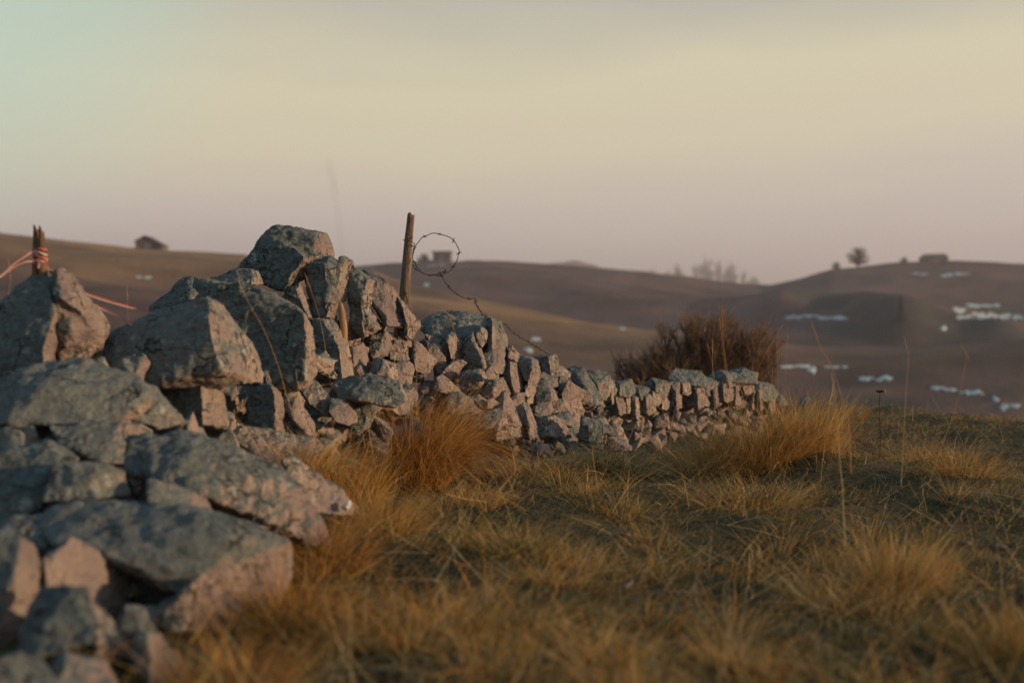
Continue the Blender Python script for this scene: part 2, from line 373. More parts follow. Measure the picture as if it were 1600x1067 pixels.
# melting snow left on the slopes
SNOW = plain('old_snow', (.48, .57, .57), .6, .5, .12)
def snow(label, cx, cy, rx, ry, rmin=30, seed=0):
    """one patch: a few ragged remnants lying on the slope"""
    q = random.Random(seed); m = 1 if rx < 12 else int(1 + rx / 13); vs, tri, qd = [], [], []; nr_, na = 3, 30
    an = np.linspace(0, 2 * np.pi, na, endpoint=False); ca = np.cos(an)
    for g in range(m):
        u = 0 if m == 1 else -1 + 2 * (g + .5) / m; ex = cx + u * rx + q.uniform(-1, 1); ey = cy + q.uniform(-.45, .45) * ry + (.3 * ry * math.sin(u * 4 + seed))
        fx_ = (rx if m == 1 else 1.35 * rx / m) * q.uniform(.75, 1.25); fy_ = 1.3 * ry * q.uniform(.6, 1.15) * (1 - .4 * abs(u))
        w_ = np.clip(.75 + .8 * fbm(np.stack([ca * 2.5 + seed * 5 + g * 3, np.sign(np.sin(an)) * 3., np.full(na, seed + g * 1.7)], 1), 3, seed), .1, 1.6)
        b0 = len(vs); c = hit(ex, ey, rmin); vs.append((c.x, c.y, c.z + .08))
        for k in range(1, nr_ + 1):
            for a, ww in zip(an, w_):
                f = k / nr_; p = hit(ex + fx_ * f * math.cos(a) * (.6 + .4 * ww), ey + fy_ * f * ww * math.sin(a), rmin)
                vs.append((p.x, p.y, p.z + (.08 if k < nr_ else -.04)))
        tri += [[b0, b0 + 1 + i, b0 + 1 + (i + 1) % na] for i in range(na)]
        qd += [[b0 + 1 + (k - 1) * na + i, b0 + 1 + k * na + i, b0 + 1 + k * na + (i + 1) % na, b0 + 1 + (k - 1) * na + (i + 1) % na] for k in range(1, nr_) for i in range(na)]
    vs = np.array(vs); o0 = vs[0].copy()
    o = link('snow_patch', mesh_np('snow_patch', vs - o0, [np.array(tri), np.array(qd)]), SNOW, loc=o0)
    return tag(o, label, 'snow patch', 'patches of old snow on the hills')
for i, a in enumerate([
    ('small snow patch on the left hill, left one of the pair', 216, 432.5, 6, 2.2), ('small snow patch on the left hill, right one of the pair', 232, 433, 7, 1.8),
    ('thin snow strip at the foot of the far farmhouse', 680, 413.5, 17, 2.4), ('tiny snow patch right of the leaning post, behind the coiled wire', 667, 445, 6, 2.5),
    ('small snow patch just above the block-shaped coping stone', 838, 532, 9, 3.2), ('faint snow patch touching the top of the wall, left of the block-shaped stone', 825, 547, 8, 3),
    ('long faint snow patch on the slope left of the brown shrub', 973, 513, 9, 3),
    ('short snow strip below the low barn, left of a longer strip', 1437, 428.5, 13, 2.3), ('longer snow strip directly below the low barn', 1492, 429, 22, 2.8),
    ('snow filling the foot of the dark green hollow, left half', 1252, 495, 24, 3.5), ('snow filling the foot of the dark green hollow, right half', 1300, 496, 22, 4),
    ('slanting snow patch highest on the right-hand slope', 1540, 477, 24, 4.5), ('long snow bank across the right-hand slope', 1550, 494, 52, 5.5),
    ('small snow patch at the left end of the long snow bank', 1500, 484, 10, 4), ('tiny bright snow patch right of the dark conifer', 1475, 513, 6, 3.5),
    ('flat snow strip right of the brown shrub, behind the tall grass stalks', 1243, 574, 20, 3), ('forked snow patch right of the brown shrub', 1268, 580, 9, 9),
    ('narrow snow strip right of the forked snow patch', 1307, 573, 15, 2.2), ('brightest snow patch, above the dried thistle head', 1369, 591, 24, 6),
    ('long narrow snow strip on the lower right slope', 1475, 607, 20, 4), ('right end of the broken snow strip on the lower right slope', 1516, 613, 18, 4),
    ('small round snow patch near the right edge', 1556, 622, 6, 4.5), ('low snow patch just above the grass at the right edge', 1578, 636, 17, 4)]):
    snow(*a, seed=i)

# ------------------------------------------------------------------ stones of the wall
WIN = dict(A=(360, 340, 5.335), B=(500, 400, 5.335), C=(640, 470, 5.335), D=(780, 540, 5.335), E=(380, 520, 5.335), F=(560, 560, 5.335), G=(200, 560, 5.335),
           H=(960, 540, 5.333), J=(0, 400, 3.557), K=(0, 640, 3.557), L=(0, 820, 4.319), M=(250, 640, 3.334), Q=(200, 420, 4.446), p=(0, 0, 1.), U=(1180, 560, 5.93))
SPEC = []
TRACED = []
def rk(label, win, d, *hulls, moss=.5, T=.6, name='stone', cat='stone', group=None, rough=1.):  # moss sets lichen and painted shade teal together
    SPEC.append((label, win, d, hulls, moss, T, name, cat, group, rough))
g1 = 'large fallen boulders at the near end of the wall'; g2 = 'stones of the dry stone wall'
# --- near end, big and out of focus
rk('weathered boulder at the left edge with a rust-lit side, below the taped post', 'J', 5.6,
   [(-80, 330, .1), (0, 280, .05), (110, 205, .05), (135, 150, .08), (180, 115, .1), (265, 125, .1), (280, 230, 0), (300, 310, -.04), (240, 500, -.12), (245, 612, -.12), (130, 655, -.1), (-60, 620, -.05), (365, 400, .14), (375, 440, .15), (310, 600, .06), (-80, 500, -.02)], moss=.75, name='boulder', cat='boulder', group=g1)
rk('rough tan slab leaning against the right of the taped boulder, beside the post', 'J', 5.62,
   [(270, 140, 0), (320, 65, 0), (345, 70, .04), (420, 170, .12), (490, 250, .2), (610, 375, .28), (590, 440, .26), (550, 520, .2), (500, 400, .06), (450, 310, -.02), (350, 245, -.06), (290, 220, -.05)],
   [(310, 255, -.05), (450, 330, 0), (440, 390, .02), (400, 420, -.02), (530, 540, .14), (450, 600, .08), (330, 595, .02), (340, 400, -.02)], moss=.05, name='boulder', cat='boulder', group=g1)
rk('long dark green boulder with a knobbly lit nose pointing right', 'J', 5.2,
   [(-80, 690, .1), (20, 668, .08), (150, 650, .08), (280, 612, .1), (480, 597, .1), (560, 640, .08), (760, 680, .1), (800, 735, .02), (750, 850, -.06), (680, 910, -.1), (560, 955, -.12), (300, 940, -.2), (0, 940, -.2), (-80, 900, -.1), (250, 740, -.1), (600, 740, -.03)],
   [(770, 690, .06), (870, 740, .1), (900, 810, .05), (980, 860, .12), (1015, 910, .15), (990, 945, .08), (900, 975, .02), (820, 950, -.02), (690, 915, -.08), (800, 745, -.01)], moss=1.0, name='boulder', cat='boulder', group=g1)
rk('big tapered boulder with one broad sunlit face on its right end', 'Q', 5.9,
   [(-140, 480, .1), (-60, 430, .1), (150, 370, .1), (300, 335, .12), (430, 250, .12), (550, 200, .05), (572, 240, .0), (565, 340, -.1), (590, 500, -.15), (655, 700, -.15), (600, 745, -.1), (200, 810, -.1), (0, 780, -.05), (-150, 640, 0), (600, 225, .06), (660, 255, .16), (760, 390, .26), (850, 500, .33), (935, 700, .38), (935, 800, .34), (770, 720, 0), (820, 815, .15), (640, 830, .05)], moss=.8, name='boulder', cat='boulder', group=g1, rough=.7)
rk('dark square-ended boulder speckled with pale lichen, right of the big tapered one', 'p', 6.8,
   [(310, 442, .1), (320, 436, .1), (345, 440, 0), (376, 441, 0), (412, 457, 0), (440, 470, -.02), (465, 477, -.05), (474, 490, -.08), (477, 525, -.1), (476, 588, -.1), (462, 604, -.06), (400, 592, -.02), (380, 540, .0), (489, 520, .10), (496, 545, .12), (495, 575, .1), (484, 598, .05), (485, 500, .08), (330, 500, .02)], moss=.62, name='boulder', cat='boulder', group=g1)
rk('pointed lichen-grey stone behind the big tapered boulder, touched by the red tape', 'Q', 7.6,
   [(165, 265, 0), (240, 228, 0), (305, 150, .03), (380, 70, .05), (440, 60, .05), (500, 95, .08), (520, 200, .05), (430, 190, -.05), (400, 320, -.05), (170, 365, 0), (300, 380, -.05), (520, 360, 0)], moss=.9)
rk('low grey-green stone with a small sunlit end, left of the highest boulder', 'Q', 7.6,
   [(570, 75, .03), (640, 40, .04), (760, 10, .02), (850, 8, 0), (855, 112, -.06), (900, 22, .05), (935, 108, .08), (800, 105, -.05), (640, 100, -.03)], moss=.85)
rk('dark block under the big tapered boulder with a sunlit right side', 'Q', 5.95,
   [(200, 850, .05), (300, 815, 0), (510, 800, -.06), (520, 1060, -.12), (520, 1085, -.12), (380, 1070, -.05), (560, 800, 0), (650, 870, .12), (690, 1060, .14), (680, 1090, .14)], moss=.7)
rk('upright dark slab with a narrow sunlit edge, in the gap below the square-ended boulder', 'E', 6.7,
   [(40, 500, .0), (200, 420, 0), (240, 440, -.05), (265, 560, -.08), (275, 890, -.1), (60, 800, -.04), (330, 460, .10), (345, 640, .1), (365, 880, .1), (300, 910, -.02)],
   [(160, 300, .05), (215, 305, .05), (300, 430, .12), (330, 470, .1), (270, 500, -.02), (190, 400, 0)], moss=.2)
rk('pale sunlit stone leaning diagonally, right of the upright slab', 'E', 6.8,
   [(330, 470, -.02), (430, 465, 0), (510, 560, .1), (490, 620, .08), (430, 730, -.06), (340, 620, -.03)], [(360, 560, -.03), (480, 620, .06), (550, 700, .08), (590, 760, .12), (580, 850, .1), (540, 850, .02), (430, 730, -.06)], moss=-.1)
rk('dark purple wedge pointing down right from under the square-ended boulder', 'E', 7.1,
   [(450, 440, 0), (600, 390, .05), (640, 450, .03), (720, 540, .03), (740, 700, 0), (680, 690, -.04), (560, 600, -.05), (540, 550, -.05)], moss=.25)
rk('rounded purple stone with a pinkish end, just left of the orange grass tuft', 'E', 7.05,
   [(720, 600, 0), (740, 550, .02), (830, 550, .03), (890, 580, .06), (950, 700, .12), (940, 740, .1), (870, 770, -.02), (780, 740, -.06), (720, 660, -.05)], moss=.2)
rk('flat-topped dark stone lying half behind the orange grass tuft', 'F', 7.15,
   [(-200, 250, .05), (-160, 200, .08), (-40, 168, .08), (100, 153, .08), (190, 203, .08), (310, 193, .12), (340, 215, .04), (378, 300, .02), (380, 365, 0), (300, 400, -.03), (0, 340, -.08), (-150, 330, -.03)], moss=.45)
rk('small green-grey stone under the flat-topped dark stone', 'F', 7.3,
   [(-110, 360, 0), (0, 330, .02), (130, 345, .02), (140, 450, .03), (100, 560, .02), (20, 620, -.02), (-60, 600, -.02)], moss=.9)
rk('flat pinkish stone sunk in dry grass, behind the cracked boulder', 'M', 6.3,
   [(380, 90, .1), (430, 80, .1), (600, 135, .14), (800, 130, .25), (860, 200, .25), (750, 270, .05), (640, 290, 0), (520, 240, -.05), (400, 170, -.05)], moss=-.1)
rk('grey-green stone with a flat tan sunlit end, below the knobbly nose', 'K', 4.9,
   [(280, 90, 0), (330, 82, .03), (480, 70, .05), (550, 110, .05), (645, 88, .06), (650, 220, 0), (690, 290, 0), (550, 290, -.1), (500, 260, -.08), (340, 190, -.05), (705, 75, .14), (765, 85, .2), (850, 140, .28), (830, 180, .26), (705, 280, .05)], moss=.85, name='boulder', cat='boulder', group=g1)
rk('streaked grey boulder at the left edge, below the long dark green one', 'K', 4.6,
   [(-60, 240, 0), (0, 235, 0), (110, 205, .05), (180, 180, .08), (260, 168, .08), (340, 200, .1), (430, 275, .1), (300, 300, -.02), (240, 470, -.08), (230, 540, -.1), (30, 640, -.15), (-60, 650, -.15)], moss=.75, name='boulder', cat='boulder', group=g1)
rk('blue-grey block wedged in the middle of the near pile', 'K', 4.5,
   [(300, 290, 0), (530, 300, .02), (690, 348, .05), (710, 480, .03), (540, 490, -.06), (240, 515, -.08), (270, 420, -.05), (520, 360, -.04)], moss=.8, name='boulder', cat='boulder', group=g1)
rk('long low stone with a tan sunlit tip, right of the blue-grey block', 'M', 4.5,
   [(-55, 370, 0), (0, 388, 0), (90, 400, .05), (170, 425, .08), (230, 465, .14), (262, 530, .18), (255, 580, .15), (150, 550, -.05), (-30, 520, -.1), (-60, 480, -.08)], moss=.45, name='boulder', cat='boulder', group=g1)
rk('largest foreground boulder, dark green front and purple right flank against the grass', 'p', 4.2,
   [(50, 810, .12), (110, 788, .14), (180, 783, .14), (330, 806, .1), (352, 810, .04), (452, 845, .08), (460, 900, .12), (440, 938, .1), (400, 958, .04), (350, 840, -.04), (322, 897, -.12), (290, 934, -.14), (262, 915, -.14), (200, 880, -.14), (140, 850, -.1), (80, 850, -.06)], moss=.62, name='boulder', cat='boulder', group=g1, rough=.8)
rk('small dark stone between the streaked boulder and the orange-lit one', 'K', 4.25,
   [(-50, 680, 0), (0, 640, 0), (80, 578, .05), (150, 583, .05), (230, 600, .05), (350, 640, .03), (350, 760, -.03), (300, 820, -.05), (200, 770, -.1), (-50, 740, -.1)], moss=.85, name='boulder', cat='boulder', group=g1)
rk('long cracked boulder of purple and green stone, sloping down to the grass', 'p', 4.95,
   [(185, 712, 0), (230, 680, .04), (285, 666, .07), (320, 676, .1), (380, 695, .12), (440, 718, .16), (480, 758, .14), (510, 815, .16), (517, 848, .16), (500, 860, .1), (440, 835, -.06), (380, 808, -.1), (320, 775, -.15), (250, 750, -.15), (200, 740, -.08), (400, 735, -.02), (300, 705, -.06)], moss=.42, name='boulder', cat='boulder', group=g1, rough=1.3)
rk('stone with a bright white tip sticking out into the grass', 'M', 5.35,
   [(640, 270, .0), (700, 252, .05), (740, 288, .05), (880, 380, .12), (940, 408, .15), (1005, 508, .2), (990, 548, .17), (930, 548, .08), (800, 530, 0), (700, 410, -.02)], moss=.15, name='boulder', cat='boulder', group=g1)
rk('pinkish boulder cut off by the left edge of the picture', 'L', 3.7,
   [(-60, 100, 0), (0, 110, 0), (150, 83, 0), (220, 130, .06), (300, 270, .12), (290, 400, .1), (235, 560, .05), (190, 670, 0), (130, 830, -.05), (-60, 850, -.1), (-60, 500, -.1), (100, 400, -.1)], moss=.12, name='boulder', cat='boulder', group=g1)
rk('boulder whose whole face glows orange-tan in the sun, near the lower left', 'L', 3.95,
   [(300, 225, -.12), (385, 205, -.1), (500, 88, 0), (570, 122, .04), (730, 250, .16), (850, 288, .26), (885, 420, .28), (840, 540, .22), (760, 665, .16), (600, 600, 0), (400, 480, -.12), (320, 440, -.16)], moss=-.3, T=.5, name='boulder', cat='boulder', group=g1, rough=.6)
rk('dark boulder with a slanting tan edge, below the orange-tan one', 'L', 3.5,
   [(230, 560, 0), (280, 430, .05), (480, 428, 0), (590, 455, 0), (640, 600, -.04), (690, 750, -.06), (640, 790, -.1), (200, 900, -.12), (150, 800, -.05)],
   [(600, 520, 0), (700, 600, .1), (780, 700, .16), (900, 880, .2), (925, 990, .18), (800, 900, 0), (660, 760, -.06), (600, 1000, -.05)], moss=.75, name='boulder', cat='boulder', group=g1)
rk('mottled purple stone at the bottom edge, left of the half-moon stone', 'L', 3.2,
   [(380, 890, .05), (470, 858, .05), (700, 918, .1), (770, 1067, .12), (780, 1150, 0), (350, 1150, -.1), (450, 950, -.02)], moss=.2, name='boulder', cat='boulder', group=g1)
rk('smooth grey-green stone in the bottom left corner', 'L', 3.1,
   [(-50, 940, 0), (0, 938, .03), (130, 868, .06), (250, 918, .08), (480, 1067, .1), (500, 1150, 0), (-50, 1150, -.1)], moss=1., name='boulder', cat='boulder', group=g1)
rk('half-moon stone with a curved sunlit face at the bottom edge, beside the grass', 'L', 3.5,
   [(850, 740, 0), (920, 718, 0), (1000, 728, -.03), (1020, 950, -.06), (1010, 1150, -.08), (920, 1000, -.02), (1060, 738, .06), (1180, 860, .16), (1255, 1067, .18), (1260, 1150, .16), (1050, 1150, -.05)], moss=.5, name='boulder', cat='boulder', group=g1)
rk('dark stone deep in the hollow under the largest foreground boulder', 'L', 3.9,
   [(780, 680, 0), (850, 540, 0), (1050, 600, .05), (1150, 560, .08), (1060, 700, 0), (820, 720, -.02), (960, 730, -.02)], moss=.6)
rk('pinkish-tan stone under the purple flank of the largest foreground boulder', 'M', 3.95,
   [(-60, 1067, 0), (120, 970, -.02), (215, 862, .02), (260, 930, .1), (330, 1000, .16), (430, 1050, .18), (400, 1150, .16), (100, 1150, -.05), (-60, 1120, -.05)], moss=-.2)
# --- the highest boulder
rk('highest boulder of the wall, a tilted grey-green slab with jagged sunlit breaks', 'A', 8.2,
   [(50, 430, .06), (185, 290, .04), (290, 170, .04), (440, 225, -.02), (540, 262, -.07), (612, 320, -.1), (612, 375, -.1), (455, 605, -.12), (380, 625, -.08), (270, 560, -.05), (150, 475, 0), (632, 330, -.05), (632, 372, -.05), (470, 605, -.07)],
   [(285, 170, .05), (390, 93, .08), (520, 95, .1), (700, 122, .1), (700, 150, .04), (800, 143, .22), (855, 320, .27), (780, 385, .1), (700, 270, .02), (620, 420, .02), (450, 600, .03), (290, 300, .03)],
   [(620, 400, .0), (780, 385, -.05), (790, 400, -.06), (825, 610, -.06), (785, 690, -.08), (800, 822, -.08), (680, 805, -.03), (640, 600, .0), (700, 380, 0), (850, 335, .06)],
   [(790, 390, -.05), (840, 345, .04), (915, 420, .02), (900, 600, 0), (870, 845, .02), (800, 815, -.07), (830, 600, -.06), (930, 560, .04)],
   [(925, 340, .06), (1000, 382, .18), (985, 440, .15), (960, 600, .12), (960, 690, .1), (890, 720, .04), (905, 560, .0), (915, 380, .03)], moss=.72, T=.55, name='boulder', cat='boulder', group=g1, rough=.9)
rk('small thin slab with a sunlit edge tucked under the highest boulder', 'A', 8.08,
   [(450, 620, 0), (540, 572, -.01), (590, 700, -.04), (650, 825, -.03), (575, 553, .02), (600, 600, .04), (680, 800, .08), (685, 832, .06), (480, 690, 0)], moss=.5)
rk('tall leaning slab spotted with pale lichen, below the highest boulder', 'B', 8.0,
   [(-105, 512, 0), (20, 540, -.03), (-60, 1010, -.03), (195, 1040, -.12), (150, 740, -.1), (105, 535, .08), (130, 590, .1), (232, 760, .08), (282, 1010, .08)], moss=.5)
rk('sunlit pinkish stone right of the wooden stake', 'B', 8.35, [(230, 575, -.05), (300, 620, .0), (405, 730, .1), (400, 765, .1), (350, 760, .03), (240, 768, -.05), (225, 720, -.05)], moss=-.2)
rk('tall pitted stone glowing in the sun, below the pinkish stone by the stake', 'B', 8.2,
   [(245, 770, -.05), (280, 760, -.06), (350, 735, 0), (400, 780, .08), (440, 870, .13), (472, 1000, .16), (460, 1030, .14), (290, 1010, -.1), (240, 900, -.02), (240, 980, -.02)], moss=-.05)
rk('green-topped stone with a bent sunlit strip down its right side', 'B', 8.3,
   [(230, 100, .05), (262, 72, .06), (410, 193, .0), (400, 205, -.03), (340, 340, -.08), (350, 560, -.1), (370, 672, -.06), (355, 687, -.04), (240, 560, 0), (230, 300, 0), (452, 212, .1), (380, 370, .05)],
   [(340, 350, -.08), (380, 365, .02), (520, 570, .06), (515, 605, .04), (460, 640, -.02), (370, 672, -.06), (350, 500, -.1), (460, 600, -.06)], moss=.6)
rk('large pink-grey slab catching the sun, left of the leaning post', 'B', 8.42,
   [(455, 222, .02), (540, 222, .05), (600, 258, .12), (640, 308, .18), (700, 400, .2), (730, 560, .1), (725, 580, .06), (670, 560, 0), (565, 580, -.1), (555, 500, -.1), (415, 345, -.06), (402, 365, -.03), (520, 565, -.04)], moss=-.1)
rk('dark green-topped stone behind the large pink-grey slab', 'B', 8.7, [(340, 125, .1), (380, 113, .1), (420, 125, .1), (540, 198, .15), (640, 312, .2), (500, 235, .02), (400, 190, .05)], moss=.8)
rk('dark rounded stone at the lower right of the large pink-grey slab', 'B', 8.45, [(695, 445, -.02), (750, 462, .06), (830, 540, .1), (838, 590, .1), (765, 690, .03), (715, 665, -.04), (722, 560, -.05), (640, 330, .1)], moss=.1)
for a in [
  ('rough sunlit lump under the large pink-grey slab', 'B', 8.38, [(405, 700, 0), (440, 668, 0), (540, 628, .02), (620, 650, .06), (640, 700, .06), (620, 770, .02), (590, 830, .04), (505, 835, -.05), (495, 800, -.07), (430, 745, -.03)]),
  ('small bumpy sunlit stone right of the rough lump', 'B', 8.42, [(625, 705, -.02), (690, 700, 0), (722, 760, .05), (745, 862, .07), (690, 875, 0), (640, 855, 0), (588, 862, -.03), (588, 800, -.03)]),
  ('pebble-sized stone tucked left below the rough lump', 'B', 8.3, [(400, 768, -.01), (470, 788, -.02), (508, 830, .04), (505, 875, .04), (450, 875, -.03)]),
  ('small stone directly beneath the right end of the large pink-grey slab', 'B', 8.5, [(635, 610, 0), (720, 593, .04), (730, 640, .06), (690, 690, 0), (650, 655, -.02)]),
  ('thin flake below the dark rounded stone', 'B', 8.52, [(670, 680, -.02), (710, 678, 0), (788, 740, .07), (770, 760, .05), (720, 745, -.02)]),
  ('tall craggy sunlit stone right of the thin flake', 'B', 8.6, [(748, 760, 0), (790, 718, -.02), (840, 738, -.02), (952, 850, .1), (958, 885, .1), (920, 970, .08), (880, 985, .03), (800, 965, -.06), (788, 870, -.07), (738, 840, 0)]),
  ('knobbly purple stone above the flat-topped dark stone', 'B', 8.25, [(445, 885, 0), (510, 868, -.01), (580, 878, 0), (642, 920, .03), (632, 965, .03), (570, 1030, .03), (550, 1055, 0), (480, 1015, -.03), (452, 940, -.01)]),
  ('split grey stone above the orange grass tuft', 'B', 8.3, [(635, 890, -.02), (700, 878, 0), (740, 883, 0), (782, 920, .05), (778, 975, .05), (760, 1065, .04), (640, 1070, -.04)]),
  ('dark narrow stone leaning beside the craggy sunlit stone', 'C', 8.75, [(122, 325, 0), (180, 365, -.02), (285, 465, 0), (303, 530, .04), (255, 605, 0), (228, 592, 0), (160, 425, -.03)]),
  ('grey ridged stone leaning left of the mossy dome', 'C', 8.85, [(135, 278, 0), (230, 300, .03), (300, 350, .04), (348, 410, .06), (352, 460, .08), (290, 475, -.02), (230, 400, -.04), (130, 332, 0)]),
  ('upright tan-edged stone standing in front of the mossy dome', 'C', 8.85, [(345, 250, .02), (375, 290, 0), (400, 320, .03), (468, 365, .1), (442, 492, .08), (400, 503, .03), (345, 482, -.05), (315, 330, -.03)]),
  ('sharp sunlit splinter leaning to the right', 'C', 8.7, [(262, 618, -.03), (300, 568, -.03), (390, 488, 0), (440, 498, .04), (465, 520, .06), (362, 672, .03), (338, 668, 0)]),
  ('low stone with a slanting sunlit top, right of the orange grass tuft', 'C', 8.55, [(192, 680, 0), (198, 745, -.04), (258, 755, -.05), (230, 638, -.02), (275, 618, .02), (428, 752, .12), (400, 772, .1), (300, 768, 0)]),
  ('small pale stone at the tip of the slanting sunlit one', 'C', 8.6, [(638, 590, 0), (680, 545, .02), (738, 600, .06), (738, 652, .05), (660, 655, -.02), (638, 625, -.02)]),
  ('angular stone right of the round purple boulder', 'C', 8.7, [(598, 762, 0), (650, 680, 0), (700, 648, .03), (762, 660, .05), (803, 760, .08), (780, 812, .04), (700, 822, -.03), (620, 792, -.03), (700, 740, -.06)]),
  ('thin sunlit flake right of the angular stone', 'C', 8.85, [(735, 640, .0), (785, 640, .04), (842, 770, .1), (822, 788, .08), (790, 765, -.01)]),
  ('small purple stone on top of the rounded pink one', 'C', 8.55, [(498, 795, .02), (570, 778, .04), (642, 830, .08), (668, 870, .08), (650, 902, .05), (600, 885, 0)]),
  ('small triangular sunlit stone above the green-grey one', 'C', 8.55, [(648, 830, 0), (690, 812, .02), (742, 850, .06), (682, 908, .05), (650, 895, 0)]),
  ('flat purple stone underneath the rounded pink one', 'C', 8.38, [(315, 830, 0), (420, 875, .0), (518, 940, .05), (482, 990, .02), (400, 988, -.03), (325, 925, -.02)]),
  ('stone wedged between the tall sunlit one and the coping', 'D', 8.95, [(103, 430, 0), (160, 398, .02), (212, 390, .06), (212, 450, .07), (160, 518, 0), (118, 492, -.02)]),
  ('purple stone under the two dark ones, beside the long sunlit upright', 'D', 9.05, [(275, 535, 0), (330, 488, .03), (430, 465, .06), (443, 510, .08), (418, 575, .05), (350, 605, -.03), (288, 575, -.02)]),
  ('small dark stone left of the broad sunlit face', 'D', 9.3, [(435, 490, 0), (500, 448, .03), (548, 460, .03), (585, 550, .05), (440, 575, -.02)]),
  ('flat pink stone lying in the grass at the foot of the wall', 'D', 8.6, [(228, 865, 0), (300, 820, .03), (350, 822, .0), (370, 885, -.02), (402, 820, .12), (432, 905, .07), (330, 905, -.04)]),
  ('pinkish stone half hidden behind the black-green boulder', 'D', 9.15, [(885, 865, 0), (915, 752, 0), (1000, 758, .06), (1100, 832, .1), (1100, 875, 0)]),
]: rk(a[0], a[1], a[2], a[3], moss=.0, group=g2)
rk('purple front stone below the big mossy dome', 'C', 8.9, [(445, 470, 0), (468, 330, .0), (530, 268, .02), (515, 330, -.05), (600, 480, -.08), (610, 558, -.07), (500, 573, -.05), (450, 512, -.03), (560, 330, .06), (642, 500, .08), (636, 548, .06)], moss=.4, group=g2)
rk('big dome-shaped stone capped with green moss', 'C', 9.1,
   [(92, 222, .05), (130, 158, .1), (200, 118, .12), (330, 98, .2), (520, 103, .2), (680, 143, .18), (600, 230, -.03), (350, 330, -.05), (190, 300, 0), (460, 390, -.05), (650, 400, 0)],
   [(680, 145, .12), (760, 178, .24), (825, 310, .28), (832, 420, .28), (805, 525, .2), (775, 430, .06), (690, 180, .04), (650, 300, .05)], moss=1.1, name='boulder', cat='boulder', group=g1)
rk('beak-shaped stone jutting from the right side of the mossy dome', 'C', 8.95, [(540, 260, 0), (600, 218, 0), (640, 248, .03), (667, 290, .1), (640, 350, .08), (605, 388, -.04), (560, 345, -.04), (560, 280, -.05)], moss=.6, group=g2)
rk('square purple stone under the right end of the mossy dome', 'C', 8.95, [(636, 450, 0), (690, 408, .02), (770, 408, .05), (802, 530, .08), (808, 565, .08), (770, 612, .0), (700, 602, -.05), (638, 558, -.03)], moss=.1, group=g2)
rk('narrow stone with a sunlit edge between the dome and the square purple stone', 'C', 9.0, [(638, 420, 0), (648, 370, 0), (690, 178, .02), (702, 190, .08), (778, 370, .12), (772, 410, .08), (690, 432, -.04)], moss=.5, group=g2)
rk('round purple boulder in the middle of the wall', 'C', 8.7, [(418, 630, .02), (448, 593, .05), (570, 568, .06), (625, 588, .08), (652, 640, .08), (642, 700, .05), (590, 762, 0), (480, 787, 0), (428, 730, -.02), (510, 650, -.07), (580, 660, -.06)], moss=.05, group=g2)
rk('long rounded pink stone just above the grass', 'C', 8.45, [(295, 812, 0), (335, 780, .03), (420, 768, .06), (490, 798, .09), (622, 893, .16), (612, 932, .13), (530, 942, 0), (420, 880, -.06), (320, 832, -.03)], moss=.1, group=g2)
rk('low green-grey stone at the foot of the wall, above the grass', 'C', 8.3, [(508, 955, 0), (600, 922, .03), (700, 902, .05), (778, 898, .06), (783, 965, .04), (700, 1000, -.02), (682, 1062, -.02), (560, 1045, -.05), (518, 990, -.03)], moss=.95, group=g2)
rk('broad sunlit stone at the foot of the wall, grey-green on top', 'C', 8.62, [(700, 890, .0), (760, 848, .02), (795, 768, .1), (860, 850, .18), (912, 970, .2), (892, 1040, .18), (1010, 1110, .2), (720, 1160, -.06), (700, 1000, -.06), (780, 900, -.06)], moss=.1, group=g2)
rk('pointed stone with a bright triangular sunlit face', 'D', 9.0, [(28, 250, 0), (80, 188, -.02), (92, 138, 0), (110, 320, -.08), (140, 412, -.06), (90, 402, -.02), (150, 163, .08), (215, 268, .15), (222, 320, .15), (180, 382, .06)], moss=.0, group=g2)
rk('dark stone at the right shoulder of the mossy dome', 'D', 9.25, [(80, 0, .05), (110, 8, .05), (182, 80, .1), (172, 155, .08), (60, 185, 0), (78, 100, 0)], moss=.2, group=g2)
rk('green stone with one long upright sunlit side, left of the block-shaped stone', 'D', 9.1,
   [(163, 180, 0), (175, 78, .02), (220, 73, .05), (268, 118, -.02), (278, 200, -.07), (215, 300, -.06), (180, 220, -.02), (328, 118, .12), (336, 240, .13), (300, 330, .08)],
   [(278, 200, -.06), (215, 370, -.08), (203, 482, -.08), (336, 240, .12), (312, 360, .1), (327, 460, .12), (287, 522, .06), (250, 502, -.02)], moss=.75, group=g2)
rk('block-shaped coping stone with a flat green front and a sunlit right end', 'D', 9.4,
   [(272, 78, .06), (430, 68, .05), (278, 92, -.02), (415, 90, -.06), (430, 230, -.08), (340, 212, -.03), (472, 66, .1), (487, 80, .12), (503, 230, .14), (492, 390, .14), (450, 270, 0)], moss=.85, group=g2)
rk('grey wedge directly under the block-shaped coping stone', 'D', 9.3, [(328, 222, .03), (400, 218, .03), (478, 260, .07), (482, 335, .06), (430, 350, -.04), (340, 285, -.04), (350, 240, -.04)], moss=.55, group=g2)
rk('very dark purple stone under the grey wedge', 'D', 9.2, [(320, 272, .03), (400, 328, .0), (432, 380, -.04), (430, 468, -.05), (318, 492, -.05), (308, 350, -.02), (452, 360, .07), (492, 450, .1), (440, 475, .04)], moss=.05, group=g2)
rk('narrow stone at the wall foot with a dark left side and long sunlit right side', 'D', 8.8,
   [(148, 525, 0), (200, 488, 0), (252, 500, .05), (230, 572, -.06), (250, 672, -.08), (170, 645, -.02), (163, 580, -.02), (268, 560, .08)], [(225, 560, -.06), (268, 550, .07), (332, 720, .14), (337, 795, .11), (262, 825, -.03), (240, 700, -.08)], moss=.15, group=g2)
